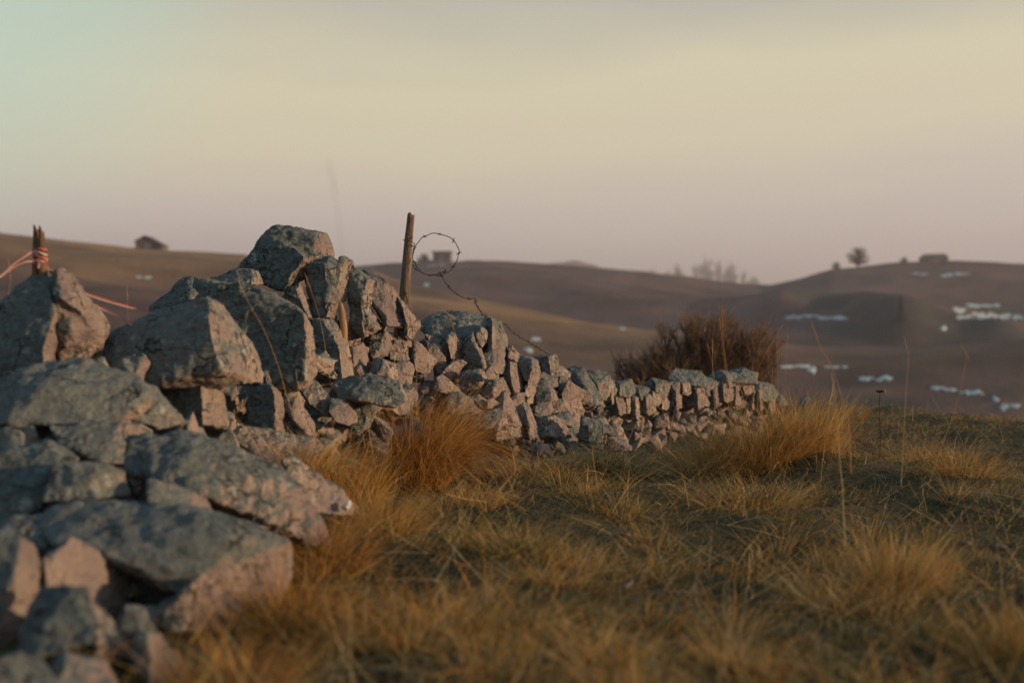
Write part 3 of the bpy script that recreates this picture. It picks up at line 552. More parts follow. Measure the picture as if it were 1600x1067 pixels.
rk('squarish stone low in the wall with a rough sunlit right half', 'D', 9.0,
   [(288, 615, 0), (412, 600, -.03), (340, 600, .03), (422, 742, -.08), (340, 765, -.06), (460, 588, .05), (530, 618, .12), (567, 700, .16), (552, 768, .14), (480, 765, 0)], moss=.2, group=g2)
rk('dark green wedge above the rough sunlit half of the squarish stone', 'D', 9.2, [(438, 577, 0), (500, 558, .03), (582, 558, .06), (628, 610, .08), (612, 672, .05), (550, 655, -.04), (500, 602, -.04)], moss=.8, group=g2)
rk('broad upright stone with a large pale sunlit face, right of the block-shaped stone', 'D', 9.42,
   [(522, 400, -.06), (575, 298, -.03), (640, 348, .03), (702, 368, .12), (712, 420, .16), (672, 462, .1), (600, 480, 0), (540, 470, -.06)], [(530, 440, -.06), (672, 455, .08), (707, 540, .16), (700, 590, .15), (640, 645, .1), (540, 530, -.05), (590, 565, -.03)], moss=-.1, group=g2)
rk('purple stone beside the broad pale sunlit face', 'D', 9.5, [(503, 262, 0), (567, 258, .03), (562, 330, -.02), (525, 432, -.05), (485, 435, -.04), (500, 330, -.03)], moss=.2, group=g2)
rk('small sloping cap stone right behind the block-shaped stone', 'D', 9.6, [(488, 165, 0), (530, 178, .04), (592, 220, .07), (592, 262, .05), (510, 252, -.02)], moss=.2, group=g2)
rk('large grey-green coping stone where the wall drops to its lower stretch', 'D', 9.8,
   [(568, 192, .05), (620, 178, .06), (700, 183, .05), (660, 250, -.02), (792, 310, .1), (720, 340, -.05), (705, 460, -.06), (740, 492, -.06), (832, 482, .0), (845, 420, .06), (600, 245, 0)], moss=.85, group=g2)
rk('flat dark coping stone right of the large grey-green one', 'D', 10.0, [(733, 200, .05), (820, 203, .08), (907, 225, .12), (932, 290, .12), (890, 450, .04), (850, 440, -.02), (820, 330, -.04), (760, 250, 0)], moss=.75, group=g2)
rk('black-green jagged boulder lying in front of the wall, at the edge of the grass', 'D', 8.9,
   [(690, 586, .0), (735, 615, .02), (700, 720, -.04), (650, 832, -.02), (660, 740, -.02), (800, 640, -.02), (760, 860, -.06), (690, 620, -.03)],
   [(735, 615, .02), (847, 598, .03), (882, 650, .08), (880, 740, -.02), (860, 862, .02), (760, 860, -.06), (740, 680, -.05)],
   [(860, 640, .04), (990, 690, .12), (988, 735, .12), (920, 745, .06), (870, 720, -.02)], moss=1.0, name='boulder', cat='boulder', group=g1, rough=1.3)
# --- lower, farther stretch: coping stones on edge, then rubble
tops = [(905, 588), (950, 590), (1000, 597), (1020, 594), (1045, 584), (1060, 577), (1098, 582), (1108, 588), (1125, 580), (1165, 575), (1190, 592), (1200, 600)]
def topy(x): return float(np.interp(x, [t[0] for t in tops], [t[1] for t in tops]))
def wall_d(x): return float(np.interp(x, [880, 1000, 1200, 1300], [9.7, 10.6, 12.1, 13.0]))
rr = random.Random(5)
def edge_slab(x, w_, y0, y1, d, sk=0):
    q = .45 * w_
    t_ = rr.uniform(-5, 5); y1 = y1 + t_
    return [(x + t_, y0 + 3 + abs(t_), .03), (x + q, y0 - 1, .02), (x + w_, y0 + rr.uniform(0, 5), .12), (x + q + sk, (y0 + y1) / 2, -.05), (x + q * .9 + sk, y1, -.05), (x + w_ + sk * .5, y1 - 3, .08), (x + 1, y1 - 3, .0), (x - 1, (y0 + y1) / 2, .02)]
ord_ = ['First', 'Second', 'Third', 'Fourth', 'Fifth', 'Sixth', 'Seventh', 'Eighth', 'Ninth', 'Tenth', 'Eleventh', 'Twelfth', 'Thirteenth', 'Fourteenth', 'Fifteenth', 'Sixteenth', 'Seventeenth', 'Eighteenth', 'Nineteenth', 'Twentieth']
def chunk(x, y, w_, h_):
    q = lambda a: rr.uniform(-a, a); r_ = rr.uniform(.25, .6)
    return [(x - w_ / 2, y - h_ * .3 + q(4), .04), (x - w_ * .25, y - h_ / 2 + q(3), .05), (x + w_ * .3, y - h_ * .48 + q(4), .1), (x + w_ / 2, y - h_ * .15 + q(5), .13), (x + w_ * .45, y + h_ * .35 + q(3), .1),
            (x + w_ * (r_ - .5) + q(3), y - h_ * .2, -.04), (x + w_ * (r_ - .45) + q(3), y + h_ * .45, -.05), (x - w_ * .42, y + h_ * .4 + q(3), .01), (x + w_ * .1, y + h_ * .5, .0)]
x = 926; k = 0
while x < 1190 and k < 14:
    w_ = rr.uniform(24, 42); h_ = rr.uniform(20, 30); yt = topy(x + w_ / 2) + rr.uniform(1, 6)
    if not (1046 < x + w_ / 2 < 1100): rk('%s green-crusted cap stone from the left along the top of the far stretch' % ord_[k].lower(), 'p', wall_d(x) + rr.uniform(0, .08), chunk(x + w_ / 2, yt + h_ / 2, w_ + 5, h_), moss=rr.uniform(.7, 1.1), rough=1.2, group='cap stones of the far stretch')
    x += w_ * .9; k += 1
x = 932; k = 0
while x < 1192 and k < 20:
    w_ = rr.uniform(13, 25); h_ = rr.uniform(26, 44); yt = topy(x + w_ / 2) + rr.uniform(12, 20)
    rk('%s chunky stone from the left, just below the caps of the far stretch' % ord_[k].lower(), 'p', wall_d(x) + rr.uniform(-.05, .03), chunk(x + w_ / 2, yt + h_ / 2, w_ + 6, h_), moss=rr.uniform(-.1, .25), rough=1.7, group='chunky stones below the caps of the far stretch')
    x += w_ * .74; k += 1
rk('flat green coping slab on the far stretch, in front of the brown shrub', 'p', 11.15, [(1046, 588, 0), (1056, 575, .1), (1095, 578, .1), (1104, 590, .08), (1102, 604, 0), (1080, 600, -.05), (1048, 602, -.03)], moss=1.1, group=g2)
rk('pale green coping slab at the far end of the wall', 'p', 11.6, [(1104, 592, 0), (1120, 579, .1), (1162, 573, .15), (1178, 583, .15), (1184, 600, .1), (1150, 596, -.04), (1108, 604, -.03)], moss=.8, group=g2)
# rubble of the core and of the lower courses: a dozen shapes, each stone placed for itself
def rough_hull(seed, flat):
    q = random.Random(seed); pts = []
    for i in range(13):
        a, b = q.uniform(0, 6.283), q.uniform(-1, 1); s = math.sqrt(1 - b * b); m_ = q.uniform(.75, 1)
        pts.append(Vector((s * math.cos(a) * m_, s * math.sin(a) * m_ * .8, b * m_ * flat)))
    return pts
NB = 10
# ---- build all stone meshes in one go
def hull_bm(ptlists):
    bm = bmesh.new()
    for pts in ptlists:
        b2 = bmesh.new(); vs = [b2.verts.new(p) for p in pts]
        res = bmesh.ops.convex_hull(b2, input=vs)
        bmesh.ops.delete(b2, geom=[g for g in set(res['geom_interior'] + res['geom_unused']) if isinstance(g, bmesh.types.BMVert)], context='VERTS')
        m_ = bpy.data.meshes.new('t'); b2.to_mesh(m_); b2.free(); bm.from_mesh(m_); bpy.data.meshes.remove(m_)
    return bm
temps = []
for (label, win, d, hulls, moss, T, name, cat, group, rough) in SPEC:
    x0, y0, s = WIN[win]; hl = []; allp = []
    for h in hulls:
        f = [P(x0 + a / s, y0 + b / s, d + c) for a, b, c in h]
        cen = sum(f, Vector()) / len(f); f = [p + (p - cen).normalized() * (.006 + .013 * (p - cen).length) for p in f]
        cen = sum(f, Vector()) / len(f); ext = max((p - cen).length for p in f)
        back = []
        for (a, b, c), p in zip(h, f):
            q = p.lerp(cen, .10); dirv = (q - Vector((0, 0, CAMZ))).normalized()
            back.append(q + dirv * (T * ext * (.9 + .2 * ((a * 7 + b * 3) % 5) / 5)))
            back.append(p + dirv * (T * ext * .45))
        hl.append(f + back); allp += f
    xs = [p.x for p in allp]; zs = [p.z for p in allp]; size = max(max(xs) - min(xs), max(zs) - min(zs))
    vs_ = max(.0048, min(.014, size / 68.)) * (1.3 if d < 6 else 1)
    bm = hull_bm(hl); me = bpy.data.meshes.new(name); bm.to_mesh(me); bm.free()
    o = bpy.data.objects.new('tmp', me); COL.objects.link(o)
    m_ = o.modifiers.new('r', 'REMESH'); m_.mode = 'VOXEL'; m_.voxel_size = vs_
    temps.append((o, size, label, moss, name, cat, group, rough))
for i in range(NB):
    bm = hull_bm([rough_hull(50 + i, .62), [p * .6 + Vector((.45, .1, .1)) for p in rough_hull(80 + i, .9)]]); me = bpy.data.meshes.new('stone'); bm.to_mesh(me); bm.free()
    o = bpy.data.objects.new('tmp', me); COL.objects.link(o)
    m_ = o.modifiers.new('r', 'REMESH'); m_.mode = 'VOXEL'; m_.voxel_size = .055
    temps.append((o, 2.0, None, 0, 'stone', 'stone', g2, 1.))
dg = bpy.context.evaluated_depsgraph_get(); BASES = []; STONES = []
for i, (o, size, label, moss, name, cat, group, rough) in enumerate(temps):
    me = bpy.data.meshes.new_from_object(o.evaluated_get(dg)); me.name = name
    n = len(me.vertices); co = np.zeros(n * 3, np.float32); me.vertices.foreach_get('co', co); co = co.reshape(-1, 3).astype(float)
    no = np.zeros(n * 3, np.float32); me.vertices.foreach_get('normal', no); no = no.reshape(-1, 3)
    k = 1. / max(size, .05)
    # chipped facets, bedding ledges and pitting
    q = co + 3.1 * i
    b1, b2 = voro(q * k * 4.2 + .3 * fbm(q * k * 5, 2)[:, None], 11)
    lay = fbm(np.stack([q[:, 0] * k * 1.5, q[:, 1] * k * 1.5, q[:, 2] * k * 9 + q[:, 0] * k * 3], 1), 3, 5)
    amp = size * rough
    rid = np.abs(fbm(q * k * 2.6 + 5, 3, 5))
    stp = fbm(q * k * 2.1 + 9, 2, 21) * 2.6; stp = np.floor(stp) + np.clip((stp - np.floor(stp)) * 6 - 5, 0, 1)
    dsp = amp * (.013 * (stp - .3) + .024 * (b1 - .5) - .012 * np.clip(.10 - (b2 - b1), 0, .10) / .10 + .011 * lay - .012 * np.clip(.07 - rid, 0, .07) / .07 + .012 * fbm(q * k * 3, 3, 2)) + min(.025 * size, .0055) * fbm(q * 30 / max(1, size), 4, 9)
    co = co + no * dsp[:, None]
    if label is None:
        me.vertices.foreach_set('co', (co * .1).astype(np.float32).ravel()); me.update(); me.polygons.foreach_set('use_smooth', np.ones(len(me.polygons), bool))
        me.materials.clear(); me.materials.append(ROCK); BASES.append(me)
    else:
        c0 = np.array([(co[:, 0].min() + co[:, 0].max()) / 2, (co[:, 1].min() + co[:, 1].max()) / 2, co[:, 2].min()])
        me.vertices.foreach_set('co', (co - c0).astype(np.float32).ravel()); me.update(); me.polygons.foreach_set('use_smooth', np.ones(len(me.polygons), bool))
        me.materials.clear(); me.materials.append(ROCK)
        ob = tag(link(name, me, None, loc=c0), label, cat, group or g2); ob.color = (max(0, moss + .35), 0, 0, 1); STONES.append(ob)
    bpy.data.objects.remove(o, do_unlink=True)
CNT = 0
def rubble(px, py, d, size_px, label, group, moss=.0, squash=1.):
    global CNT
    s = size_px / 2 / F * d * 8.; ob = bpy.data.objects.new('stone', BASES[rr.randrange(NB)]); COL.objects.link(ob)
    ob.location = P(px, py, d); ob.rotation_euler = (rr.uniform(-.5, .5), rr.uniform(-.7, .7), rr.uniform(0, 6.28)); ob.scale = (s, s, s * squash * rr.uniform(.9, 1.3))
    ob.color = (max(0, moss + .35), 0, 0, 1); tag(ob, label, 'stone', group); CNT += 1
    return ob
# far stretch, lower courses
nth = lambda n_: '%d%s' % (n_, {1: 'st', 2: 'nd', 3: 'rd'}.get(n_ if n_ < 20 else n_ % 10, 'th'))
for row in range(5):
    x = 905 + rr.uniform(0, 10); ci = 0
    while x < 1195:
        yt = topy(x) + 44 + row * 13; d = wall_d(x) + (.16 if row < 2 else .10) - row * .025; s = rr.uniform(19, 32)
        ci += 1
        if yt < 716: rubble(x, yt + rr.uniform(-3, 3), d, s * 1.9, 'small rubble stone of the far stretch, %s course down, %s from the left' % (nth(row + 1), nth(ci)), 'small rubble stones of the far stretch', -.15)
        x += s * .84
# core of the wall behind the traced face stones
def near_label(px, py):
    best = min(TRACED, key=lambda t: (t[0] - px) ** 2 + (t[1] - py) ** 2)
    dx, dy = px - best[0], py - best[1]
    rel = ('right of' if dx > 0 else 'left of') if abs(dx) > abs(dy) else ('below' if dy > 0 else 'above')
    lb = best[2].split(',')[0]
    for cut in (' with ', ' beside ', ' underneath ', ' under ', ' below ', ' near ', ' of purple', ' pointing', ' leaning', ' lying', ' in front', ' jutting', ' sticking', ' glowing', ' where', ' cut off', ' at the', ' wedged', ' in the', ' above', ' behind', ' right of', ' whose', ' on its'):
        if len(lb.split()) > 7 and cut in lb: lb = lb.split(cut)[0]
    if len(lb.split()) > 7: lb = ' '.join(lb.split()[:7])
    return rel, lb
for (label, win, d, hulls, *_r) in SPEC:
    x0, y0, s = WIN[win]; pp = [(x0 + a / s, y0 + b / s) for h in hulls for a, b, c in h]
    TRACED.append((sum(p[0] for p in pp) / len(pp), sum(p[1] for p in pp) / len(pp), label, d))
SIL = [(0, 500), (60, 470), (120, 500), (165, 575), (230, 545), (300, 500), (370, 470), (440, 480), (500, 480), (590, 490), (650, 545), (690, 545), (790, 550), (850, 610), (930, 625), (930, 690), (850, 700), (740, 705), (640, 700), (560, 700), (500, 720), (470, 800), (440, 900), (380, 960), (280, 1067), (0, 1067)]
def inside(px, py):
    c_ = False; n_ = len(SIL)
    for i in range(n_):
        (xa, ya), (xb, yb) = SIL[i], SIL[i - 1]
        if (ya > py) != (yb > py) and px < (xb - xa) * (py - ya) / (yb - ya) + xa: c_ = not c_
    return c_
py = 480.
while py < 1080:
    step = 40 + (py - 480) * .05; px = 10 + rr.uniform(0, step)
    while px < 940:
        st = step * (1.0 if px > 480 else 1.35)
        if inside(px, py):
            near3 = sorted(TRACED, key=lambda t: (t[0] - px) ** 2 + (t[1] - py) ** 2)[:3]; d = sum(t[3] for t in near3) / 3
            rel, lb = near_label(px, py)
            rubble(px + rr.uniform(-5, 5), py + rr.uniform(-5, 5), d + (.14 if px > 480 else .36) + st * 1.8 / F * d * .5, st * 2.0, 'core stone behind the %s side of the %s' % ({'right of': 'right', 'left of': 'left', 'below': 'lower', 'above': 'upper'}[rel], lb), 'shaded core stones of the wall', .1 if px > 480 else .55)
        px += st
    py += step * .85
# the heart of the wall, behind everything above
py = 520.
while py < 1000:
    step = 58 + (py - 480) * .05; px = 20 + rr.uniform(0, step)
    while px < 900:
        if inside(px, py) and inside(px, py - 30) and inside(px + 20, py - 12):
            near3 = sorted(TRACED, key=lambda t: (t[0] - px) ** 2 + (t[1] - py) ** 2)[:3]; d = sum(t[3] for t in near3) / 3
            rel, lb = near_label(px, py)
            rubble(px, py, d + (.42 if px > 480 else .75), step * 2.2, 'deep core stone behind the %s side of the %s' % ({'right of': 'right', 'left of': 'left', 'below': 'lower', 'above': 'upper'}[rel], lb), 'shaded core stones of the wall', .3)
        px += step * 1.1
    py += step * .9
# small stones filling the joints of the sharp middle stretch
for (px, py, d, s) in [(572, 545, 8.5, 16), (588, 566, 8.4, 15), (612, 575, 8.45, 16), (636, 560, 8.6, 17), (622, 600, 8.3, 15), (655, 590, 8.6, 18), (665, 610, 8.5, 18), (650, 630, 8.4, 20), (668, 640, 8.4, 18), (690, 632, 8.5, 16), (712, 585, 8.75, 20), (727, 596, 8.75, 17),
                       (704, 655, 8.4, 16), (690, 610, 8.6, 22), (738, 612, 8.75, 17), (786, 612, 8.85, 20), (793, 640, 8.8, 20), (815, 655, 8.9, 18), (838, 640, 9.05, 18), (850, 610, 9.25, 20), (880, 688, 9.0, 18), (866, 690, 9.0, 17), (895, 660, 9.35, 20), (905, 680, 9.2, 16),
                       (920, 645, 9.7, 18), (935, 640, 9.8, 20), (930, 660, 9.6, 17), (945, 668, 9.6, 18), (760, 680, 8.6, 18), (742, 690, 8.5, 17), (722, 690, 8.45, 18), (800, 690, 8.7, 20), (780, 690, 8.6, 16), (820, 690, 8.75, 18), (842, 688, 8.8, 18), (860, 700, 8.8, 16), (695, 670, 8.35, 20), (675, 665, 8.35, 20), (715, 672, 8.4, 20)]:
    rel, lb = near_label(px, py)
    rubble(px, py, d, s * 1.55, 'joint stone %s the %s' % (rel, lb), 'joint-filling stones of the middle stretch', -.05)
# stones that have rolled away
for (lab, px, py, d, s, mo, sq) in [('low green-grey heap stone beyond the far end of the wall, left', 1218, 626, 12.9, 50, .9, .6), ('low green-grey heap stone beyond the far end of the wall, middle', 1258, 628, 13.2, 46, .9, .6), ('low green-grey heap stone beyond the far end of the wall, right', 1290, 634, 13.3, 40, .8, .6),
    ('pale stone in the grass behind the right tuft', 1268, 662, 12.2, 36, .1, .55), ('pinkish stone right of the far end of the wall', 1222, 650, 11.9, 44, .1, .6), ('small purple stone lost in the grass at the horizon', 1340, 646, 13.0, 28, .2, .6), ('tiny pale stone in the grass left of the thistle', 1352, 628, 14.0, 24, .3, .5),
    ('pale flat stone in the grass near the right edge', 1562, 853, 5.75, 48, .0, .35), ('small pale stone left of the flat one near the right edge', 1512, 848, 5.8, 26, .0, .4), ('half-buried stone in the middle of the pasture', 975, 918, 4.85, 70, .0, .35), ('small stone in front of the right tuft', 1285, 790, 7.0, 30, -.1, .4),
    ('small grey stone in the grass left of the path', 692, 784, 7.1, 20, .3, .5), ('stone at the foot of the wall right of the orange tuft', 706, 700, 8.3, 34, .1, .6), ('stone behind the right side of the orange tuft', 694, 690, 8.4, 36, -.1, .9), ('stone peeping over the orange tuft', 672, 640, 8.4, 44, -.1, .8)]:
    rubble(px, py, d, s, lab, 'loose stones lying in the pasture', mo, sq)

# the bright white crust on the tip of one stone
tipstone = [o for o in STONES if 'bright white tip' in o['label']][0]
QZ = plain('white_crust', (.66, .62, .60), .85, 40, .25)
tm = BASES[3].copy(); tm.materials.clear(); tm.materials.append(QZ)
tpq = bpy.data.objects.new('white_tip', tm); COL.objects.link(tpq); tpq.parent = tipstone
tpq.location = P(541, 789, 5.43) - tipstone.location; tpq.scale = (.26, .3, .45); tpq.rotation_euler = (.3, .5, 1)

# ------------------------------------------------------------------ posts, wire, tape
def post(pts, radii, squash=.7, sides=14, seed=0, jag=.0):
    """an irregular split log through the points; the top ring is broken off unevenly"""
    p = smooth_path(pts, 10); m = len(p); r = np.interp(np.linspace(0, 1, m), np.linspace(0, 1, len(radii)), radii)
    ang = np.linspace(0, 2 * np.pi, sides, endpoint=False); co = []
    for i in range(m):
        rag = 1 + .16 * np.array([vnoise(np.array([[math.cos(a) * 1.7 + seed, math.sin(a) * 1.7, i * .12]]), seed)[0] for a in ang]) + .06 * np.cos(ang * 5 + seed)
        for a, g in zip(ang, rag):
            z = 0
            if i >= m - 2: z = jag * (rng.uniform(-1, 1) * .6 + (1 if math.cos(a) < 0 else -.4)) * (.5 if i == m - 2 else 1)
            co.append((p[i][0] + r[i] * g * math.cos(a), p[i][1] + r[i] * g * squash * math.sin(a), p[i][2] + z))
    co.append(tuple(p[0])); co.append(tuple(np.mean(co[-sides - 1:-1], axis=0) - np.array([0, 0, .01])))
    q = np.array([[i * sides + j, i * sides + (j + 1) % sides, (i + 1) * sides + (j + 1) % sides, (i + 1) * sides + j] for i in range(m - 1) for j in range(sides)])
    c1 = len(co) - 2; c2 = len(co) - 1
    t = np.array([[c1, (j + 1) % sides, j] for j in range(sides)] + [[c2, (m - 1) * sides + j, (m - 1) * sides + (j + 1) % sides] for j in range(sides)])
    return np.array(co), [q, t]
def solid(name, co, fc, mat, parent=None, smooth=True):
    o0 = np.array([co[:, 0].mean(), co[:, 1].mean(), co[:, 2].min()])
    if parent is not None: o0 = np.array(parent.location)
    o = link(name, mesh_np(name, co - o0, fc, smooth), mat, parent)
    if parent is None: o.location = o0
    return o
co, fc = post([P(617, 560, 8.8), P(630, 480, 8.8), P(636, 410, 8.8), P(643, 336, 8.8)], [.036, .034, .031, .026, .021], seed=3, jag=.012)
tag(solid('fence_post', co, fc, WOOD), 'leaning grey-brown wooden post behind the wall, with a coil of barbed wire hung on it', 'fence post')
WOODD = wood_material('dark_split_wood', (.10, .065, .045), (.24, .15, .085))
t = empty('fence_post', P(62, 440, 5.75), 'split and broken wooden post at the far left, tied round with red and white tape', 'fence post')
for pts, rad, sd_ in (([P(56, 470, 5.78), P(56, 410, 5.78), P(56, 358, 5.78)], [.018, .0145, .010], 5), ([P(70, 470, 5.76), P(66, 410, 5.76), P(65, 362, 5.76)], [.021, .016, .011], 8)):
    co, fc = post(pts, rad, .9, seed=sd_, jag=.016); solid('split_half', co, fc, WOODD, t)
STAKE = wood_material('orange_brown_wood', (.22, .12, .05), (.38, .23, .11))
co, fc = post([P(541, 560, 8.1), P(538, 530, 8.1), P(536, 500, 8.1), P(532, 472, 8.12)], [.012, .017, .022, .020, .010], .8, 10, seed=4, jag=.01)
tag(solid('wooden_stake', co, fc, STAKE), 'short split wooden stake jammed between the stones under the highest boulder', 'stake')

m_, t_, b_ = newmat('rusty_wire', .6); b_.inputs['Base Color'].default_value = (.05, .036, .03, 1); b_.inputs['Metallic'].default_value = .4; WIRE = m_
DW = 8.72
bw = empty('barbed_wire', P(640, 410, DW), 'rusty barbed wire coiled into a ring on the leaning post, trailing over the wall', 'barbed wire')
def Z3(pts, d=DW): return [P(600 + a / 4.446, 320 + b / 4.446, d + (c[0] if c else 0)) for a, b, *c in pts]
def strand(name, path, twist=True):
    L = np.concatenate([[0], np.cumsum(np.linalg.norm(np.diff(path, axis=0), axis=1))]); n = max(8, int(L[-1] / .006)); s = np.linspace(0, L[-1], n)
    p = np.stack([np.interp(s, L, path[:, k]) for k in range(3)], 1); ph = s / .03 * 2 * np.pi
    offs = .0019 * np.stack([np.cos(ph), np.sin(ph) * .5, np.sin(ph)], 1)
    co, fc = tubes([p + offs, p - offs] if twist else [p], [.00165] * (2 if twist else 1), 5)
    solid(name, co, fc, WIRE, bw); return p
ring = [(360 + 158 * math.cos(a) + 6 * math.sin(3 * a) + 3.5 * math.sin(11 * a), 345 - 145 * math.sin(a) + 3.5 * math.cos(9 * a + 1), .05 * math.sin(a)) for a in np.linspace(math.radians(-95), math.radians(230), 26)]
p1 = strand('wire_ring', smooth_path(Z3(ring), 5))
p2 = strand('wire_lead', smooth_path(Z3([(205, 300), (200, 360), (205, 425), (245, 462), (320, 490), (385, 476), (430, 460)]), 6))
p3 = strand('trailing_wire', smooth_path(Z3([(385, 465, 0), (405, 500, 0), (430, 545, 0), (480, 600, .0), (550, 645, .0), (605, 652, .02), (630, 650, .02), (645, 700, .1), (695, 768, .35), (780, 820, .8), (840, 830, 1.), (900, 890, 1.1), (1000, 950, 1.3), (1080, 1000, 1.5), (1180, 1060, 1.6)]), 6))
strand('tie_wire', smooth_path(Z3([(140, 240, -.03), (150, 262, -.05), (205, 285, -.05), (212, 270, 0), (170, 250, .05), (132, 246, 0), (150, 250, -.05), (200, 262, -.05), (212, 290, 0), (160, 290, .05), (140, 288, 0), (170, 283, -.05), (210, 290, -.03), (205, 310, 0)]), 5), False)
for pth, stp in ((p1, .098), (p2, .10), (p3, .075)):
    L = np.concatenate([[0], np.cumsum(np.linalg.norm(np.diff(pth, axis=0), axis=1))])
    for s in np.arange(.03, L[-1], stp):
        i = int(np.clip(np.searchsorted(L, s), 1, len(pth) - 2)); c = pth[i]; pr = []
        for k in range(2):
            v = rng.normal(size=3); v /= np.linalg.norm(v); pr.append(np.array([c - v * .019, c + v * .004, c + v * .019]))
        tt = pth[i + 1] - pth[i - 1]; tt = tt / np.linalg.norm(tt); pr.append(np.array([c - tt * .007, c, c + tt * .007]))
        co, fc = tubes(pr, [np.array([.0009, .0024, .0009])] * 2 + [np.array([.0038, .0042, .0038])], 5)
        solid('barb', co, fc, WIRE, bw)

RED = plain('red_tape', (.52, .12, .085), .5, 30, .15); WHITE = plain('white_tape', (.50, .42, .40), .5, 30, .1)
tp = empty('barrier_tape', P(60, 405, 5.7), 'red and white tape knotted round the split post and stretched over the boulders', 'barrier tape')
def ribbon(pts, wd, wob=0.):
    p = smooth_path(pts, 10); tl = np.gradient(p, axis=0); tl /= np.linalg.norm(tl, axis=1)[:, None]
    up = np.cross(tl, [0, 1, 0]); up *= np.sign(up[:, 2:3] + 1e-6) ; up /= np.linalg.norm(up, axis=1)[:, None] + 1e-9
    ww = wd * (1 + wob * np.sin(np.arange(len(p)) * .35))[:, None]
    for nm, mat, a, b in (('red_stripe', RED, 0., 1.), ('white_stripe', WHITE, -.9, 0.)):
        th = np.array([0, .0012, 0]); co = np.concatenate([p + up * ww * a - th, p + up * ww * b - th, p + up * ww * b + th, p + up * ww * a + th])
        n = len(p); i = np.arange(n - 1); f = [np.stack([i + k * n, i + 1 + k * n, i + 1 + ((k + 1) % 4) * n, i + ((k + 1) % 4) * n], 1) for k in range(4)]
        solid(nm, co, [np.concatenate(f)], mat, tp)
ribbon([P(-20, 441, 5.6), P(0, 431, 5.62), P(22, 412, 5.64), P(40, 400, 5.66), P(50, 394, 5.68), P(60, 399, 5.67)], .0035)
ribbon([P(-20, 443, 5.6), P(0, 433, 5.62), P(20, 418, 5.64), P(40, 409, 5.66), P(52, 408, 5.68), P(62, 403, 5.67)], .0035)
ribbon([P(70, 405, 5.7), P(74, 417, 5.72), P(82, 427, 5.75), P(100, 436, 5.85), P(118, 446, 5.95), P(130, 457, 6.0), P(170, 471, 6.05), P(230, 487, 6.1), P(262, 491, 6.05), P(290, 493, 6.0)], .0055, .1)
ribbon([P(112, 452, 5.9), P(135, 468, 5.95), P(160, 483, 6.0), P(182, 493, 6.0), P(207, 508, 5.98)], .0045, .3)
for k in range(5):   # turns of the knot
    z0 = 392 + k * 4.5; q = [P(62 + 11 * math.cos(a), z0 + 2.5 * math.sin(a * 1.0 + k) + rng.uniform(-1, 1), 5.765 + .03 * math.sin(a)) for a in np.linspace(0, 6.283, 13)]
    co, fc = tubes([smooth_path(q, 4)], [.0042], 6); solid('knot_turn', co, fc, RED if k % 2 == 0 else WHITE, tp)
ribbon([P(60, 405, 5.72), P(61, 412, 5.71), P(59, 419, 5.71)], .006)

# ------------------------------------------------------------------ trees and shrubs
def branching(base, height_, spread, n1, depth, r0, seed, upb=.5, crook=.25, start=.25):
    q = random.Random(seed); paths, rad = [], []
    def grow(p, d, L, r, lev):
        n = 5; pts = [p.copy()]; dd = d.copy()
        for i in range(n):
            dd = (dd + Vector((q.uniform(-1, 1), q.uniform(-1, 1), q.uniform(-.6, 1) * upb)) * crook).normalized(); p = p + dd * L / n; pts.append(p.copy())
        paths.append(np.array([tuple(v) for v in pts])); rad.append(np.linspace(r, r * .45, n + 1))
        if lev < depth:
            for k in range(n1 if lev else n1 + 2):
                f = q.uniform(start, 1); i = min(n - 1, int(f * n)); s = pts[i].lerp(pts[i + 1], f * n - i)
                v = (dd + Vector((q.uniform(-1, 1), q.uniform(-1, 1), q.uniform(-.4, .9))) * spread).normalized()
                grow(s, v, L * q.uniform(.5, .78), r * .5, lev + 1)
    return grow, paths, rad
BARK = plain('dark_bark', (.075, .06, .052), .9, 5); TWIG = plain('brown_twigs', (.15, .095, .058), .85, 3, .5)
def bare_tree(loc, h, label, cat, group=None, seed=0, spread=.9, tr=.03):
    t = empty('bare_tree', loc, label, cat, group)
    grow, pa, ra = branching(None, h, spread, 5, 3, h * tr, seed, .5, .25, .2); grow(Vector(loc), Vector((0, 0, 1)), h * .55, h * tr, 0)
    co, fc = tubes(pa[:1], ra[:1], 7); solid('trunk', co, fc, BARK, t)
    co, fc = tubes(pa[1:], [np.maximum(r, h * .0035) for r in ra[1:]], 3); solid('crown', co, fc, BARK, t); return t
def copy_tree(t, loc, s, rz, label):
    c = t.copy(); COL.objects.link(c); c.location = loc; c.scale = (s, s, s * rng.uniform(.9, 1.15)); c.rotation_euler = (0, 0, rz); c['label'] = label
    for ch in list(t.children):
        d = ch.copy(); COL.objects.link(d); d.parent = c
    return c
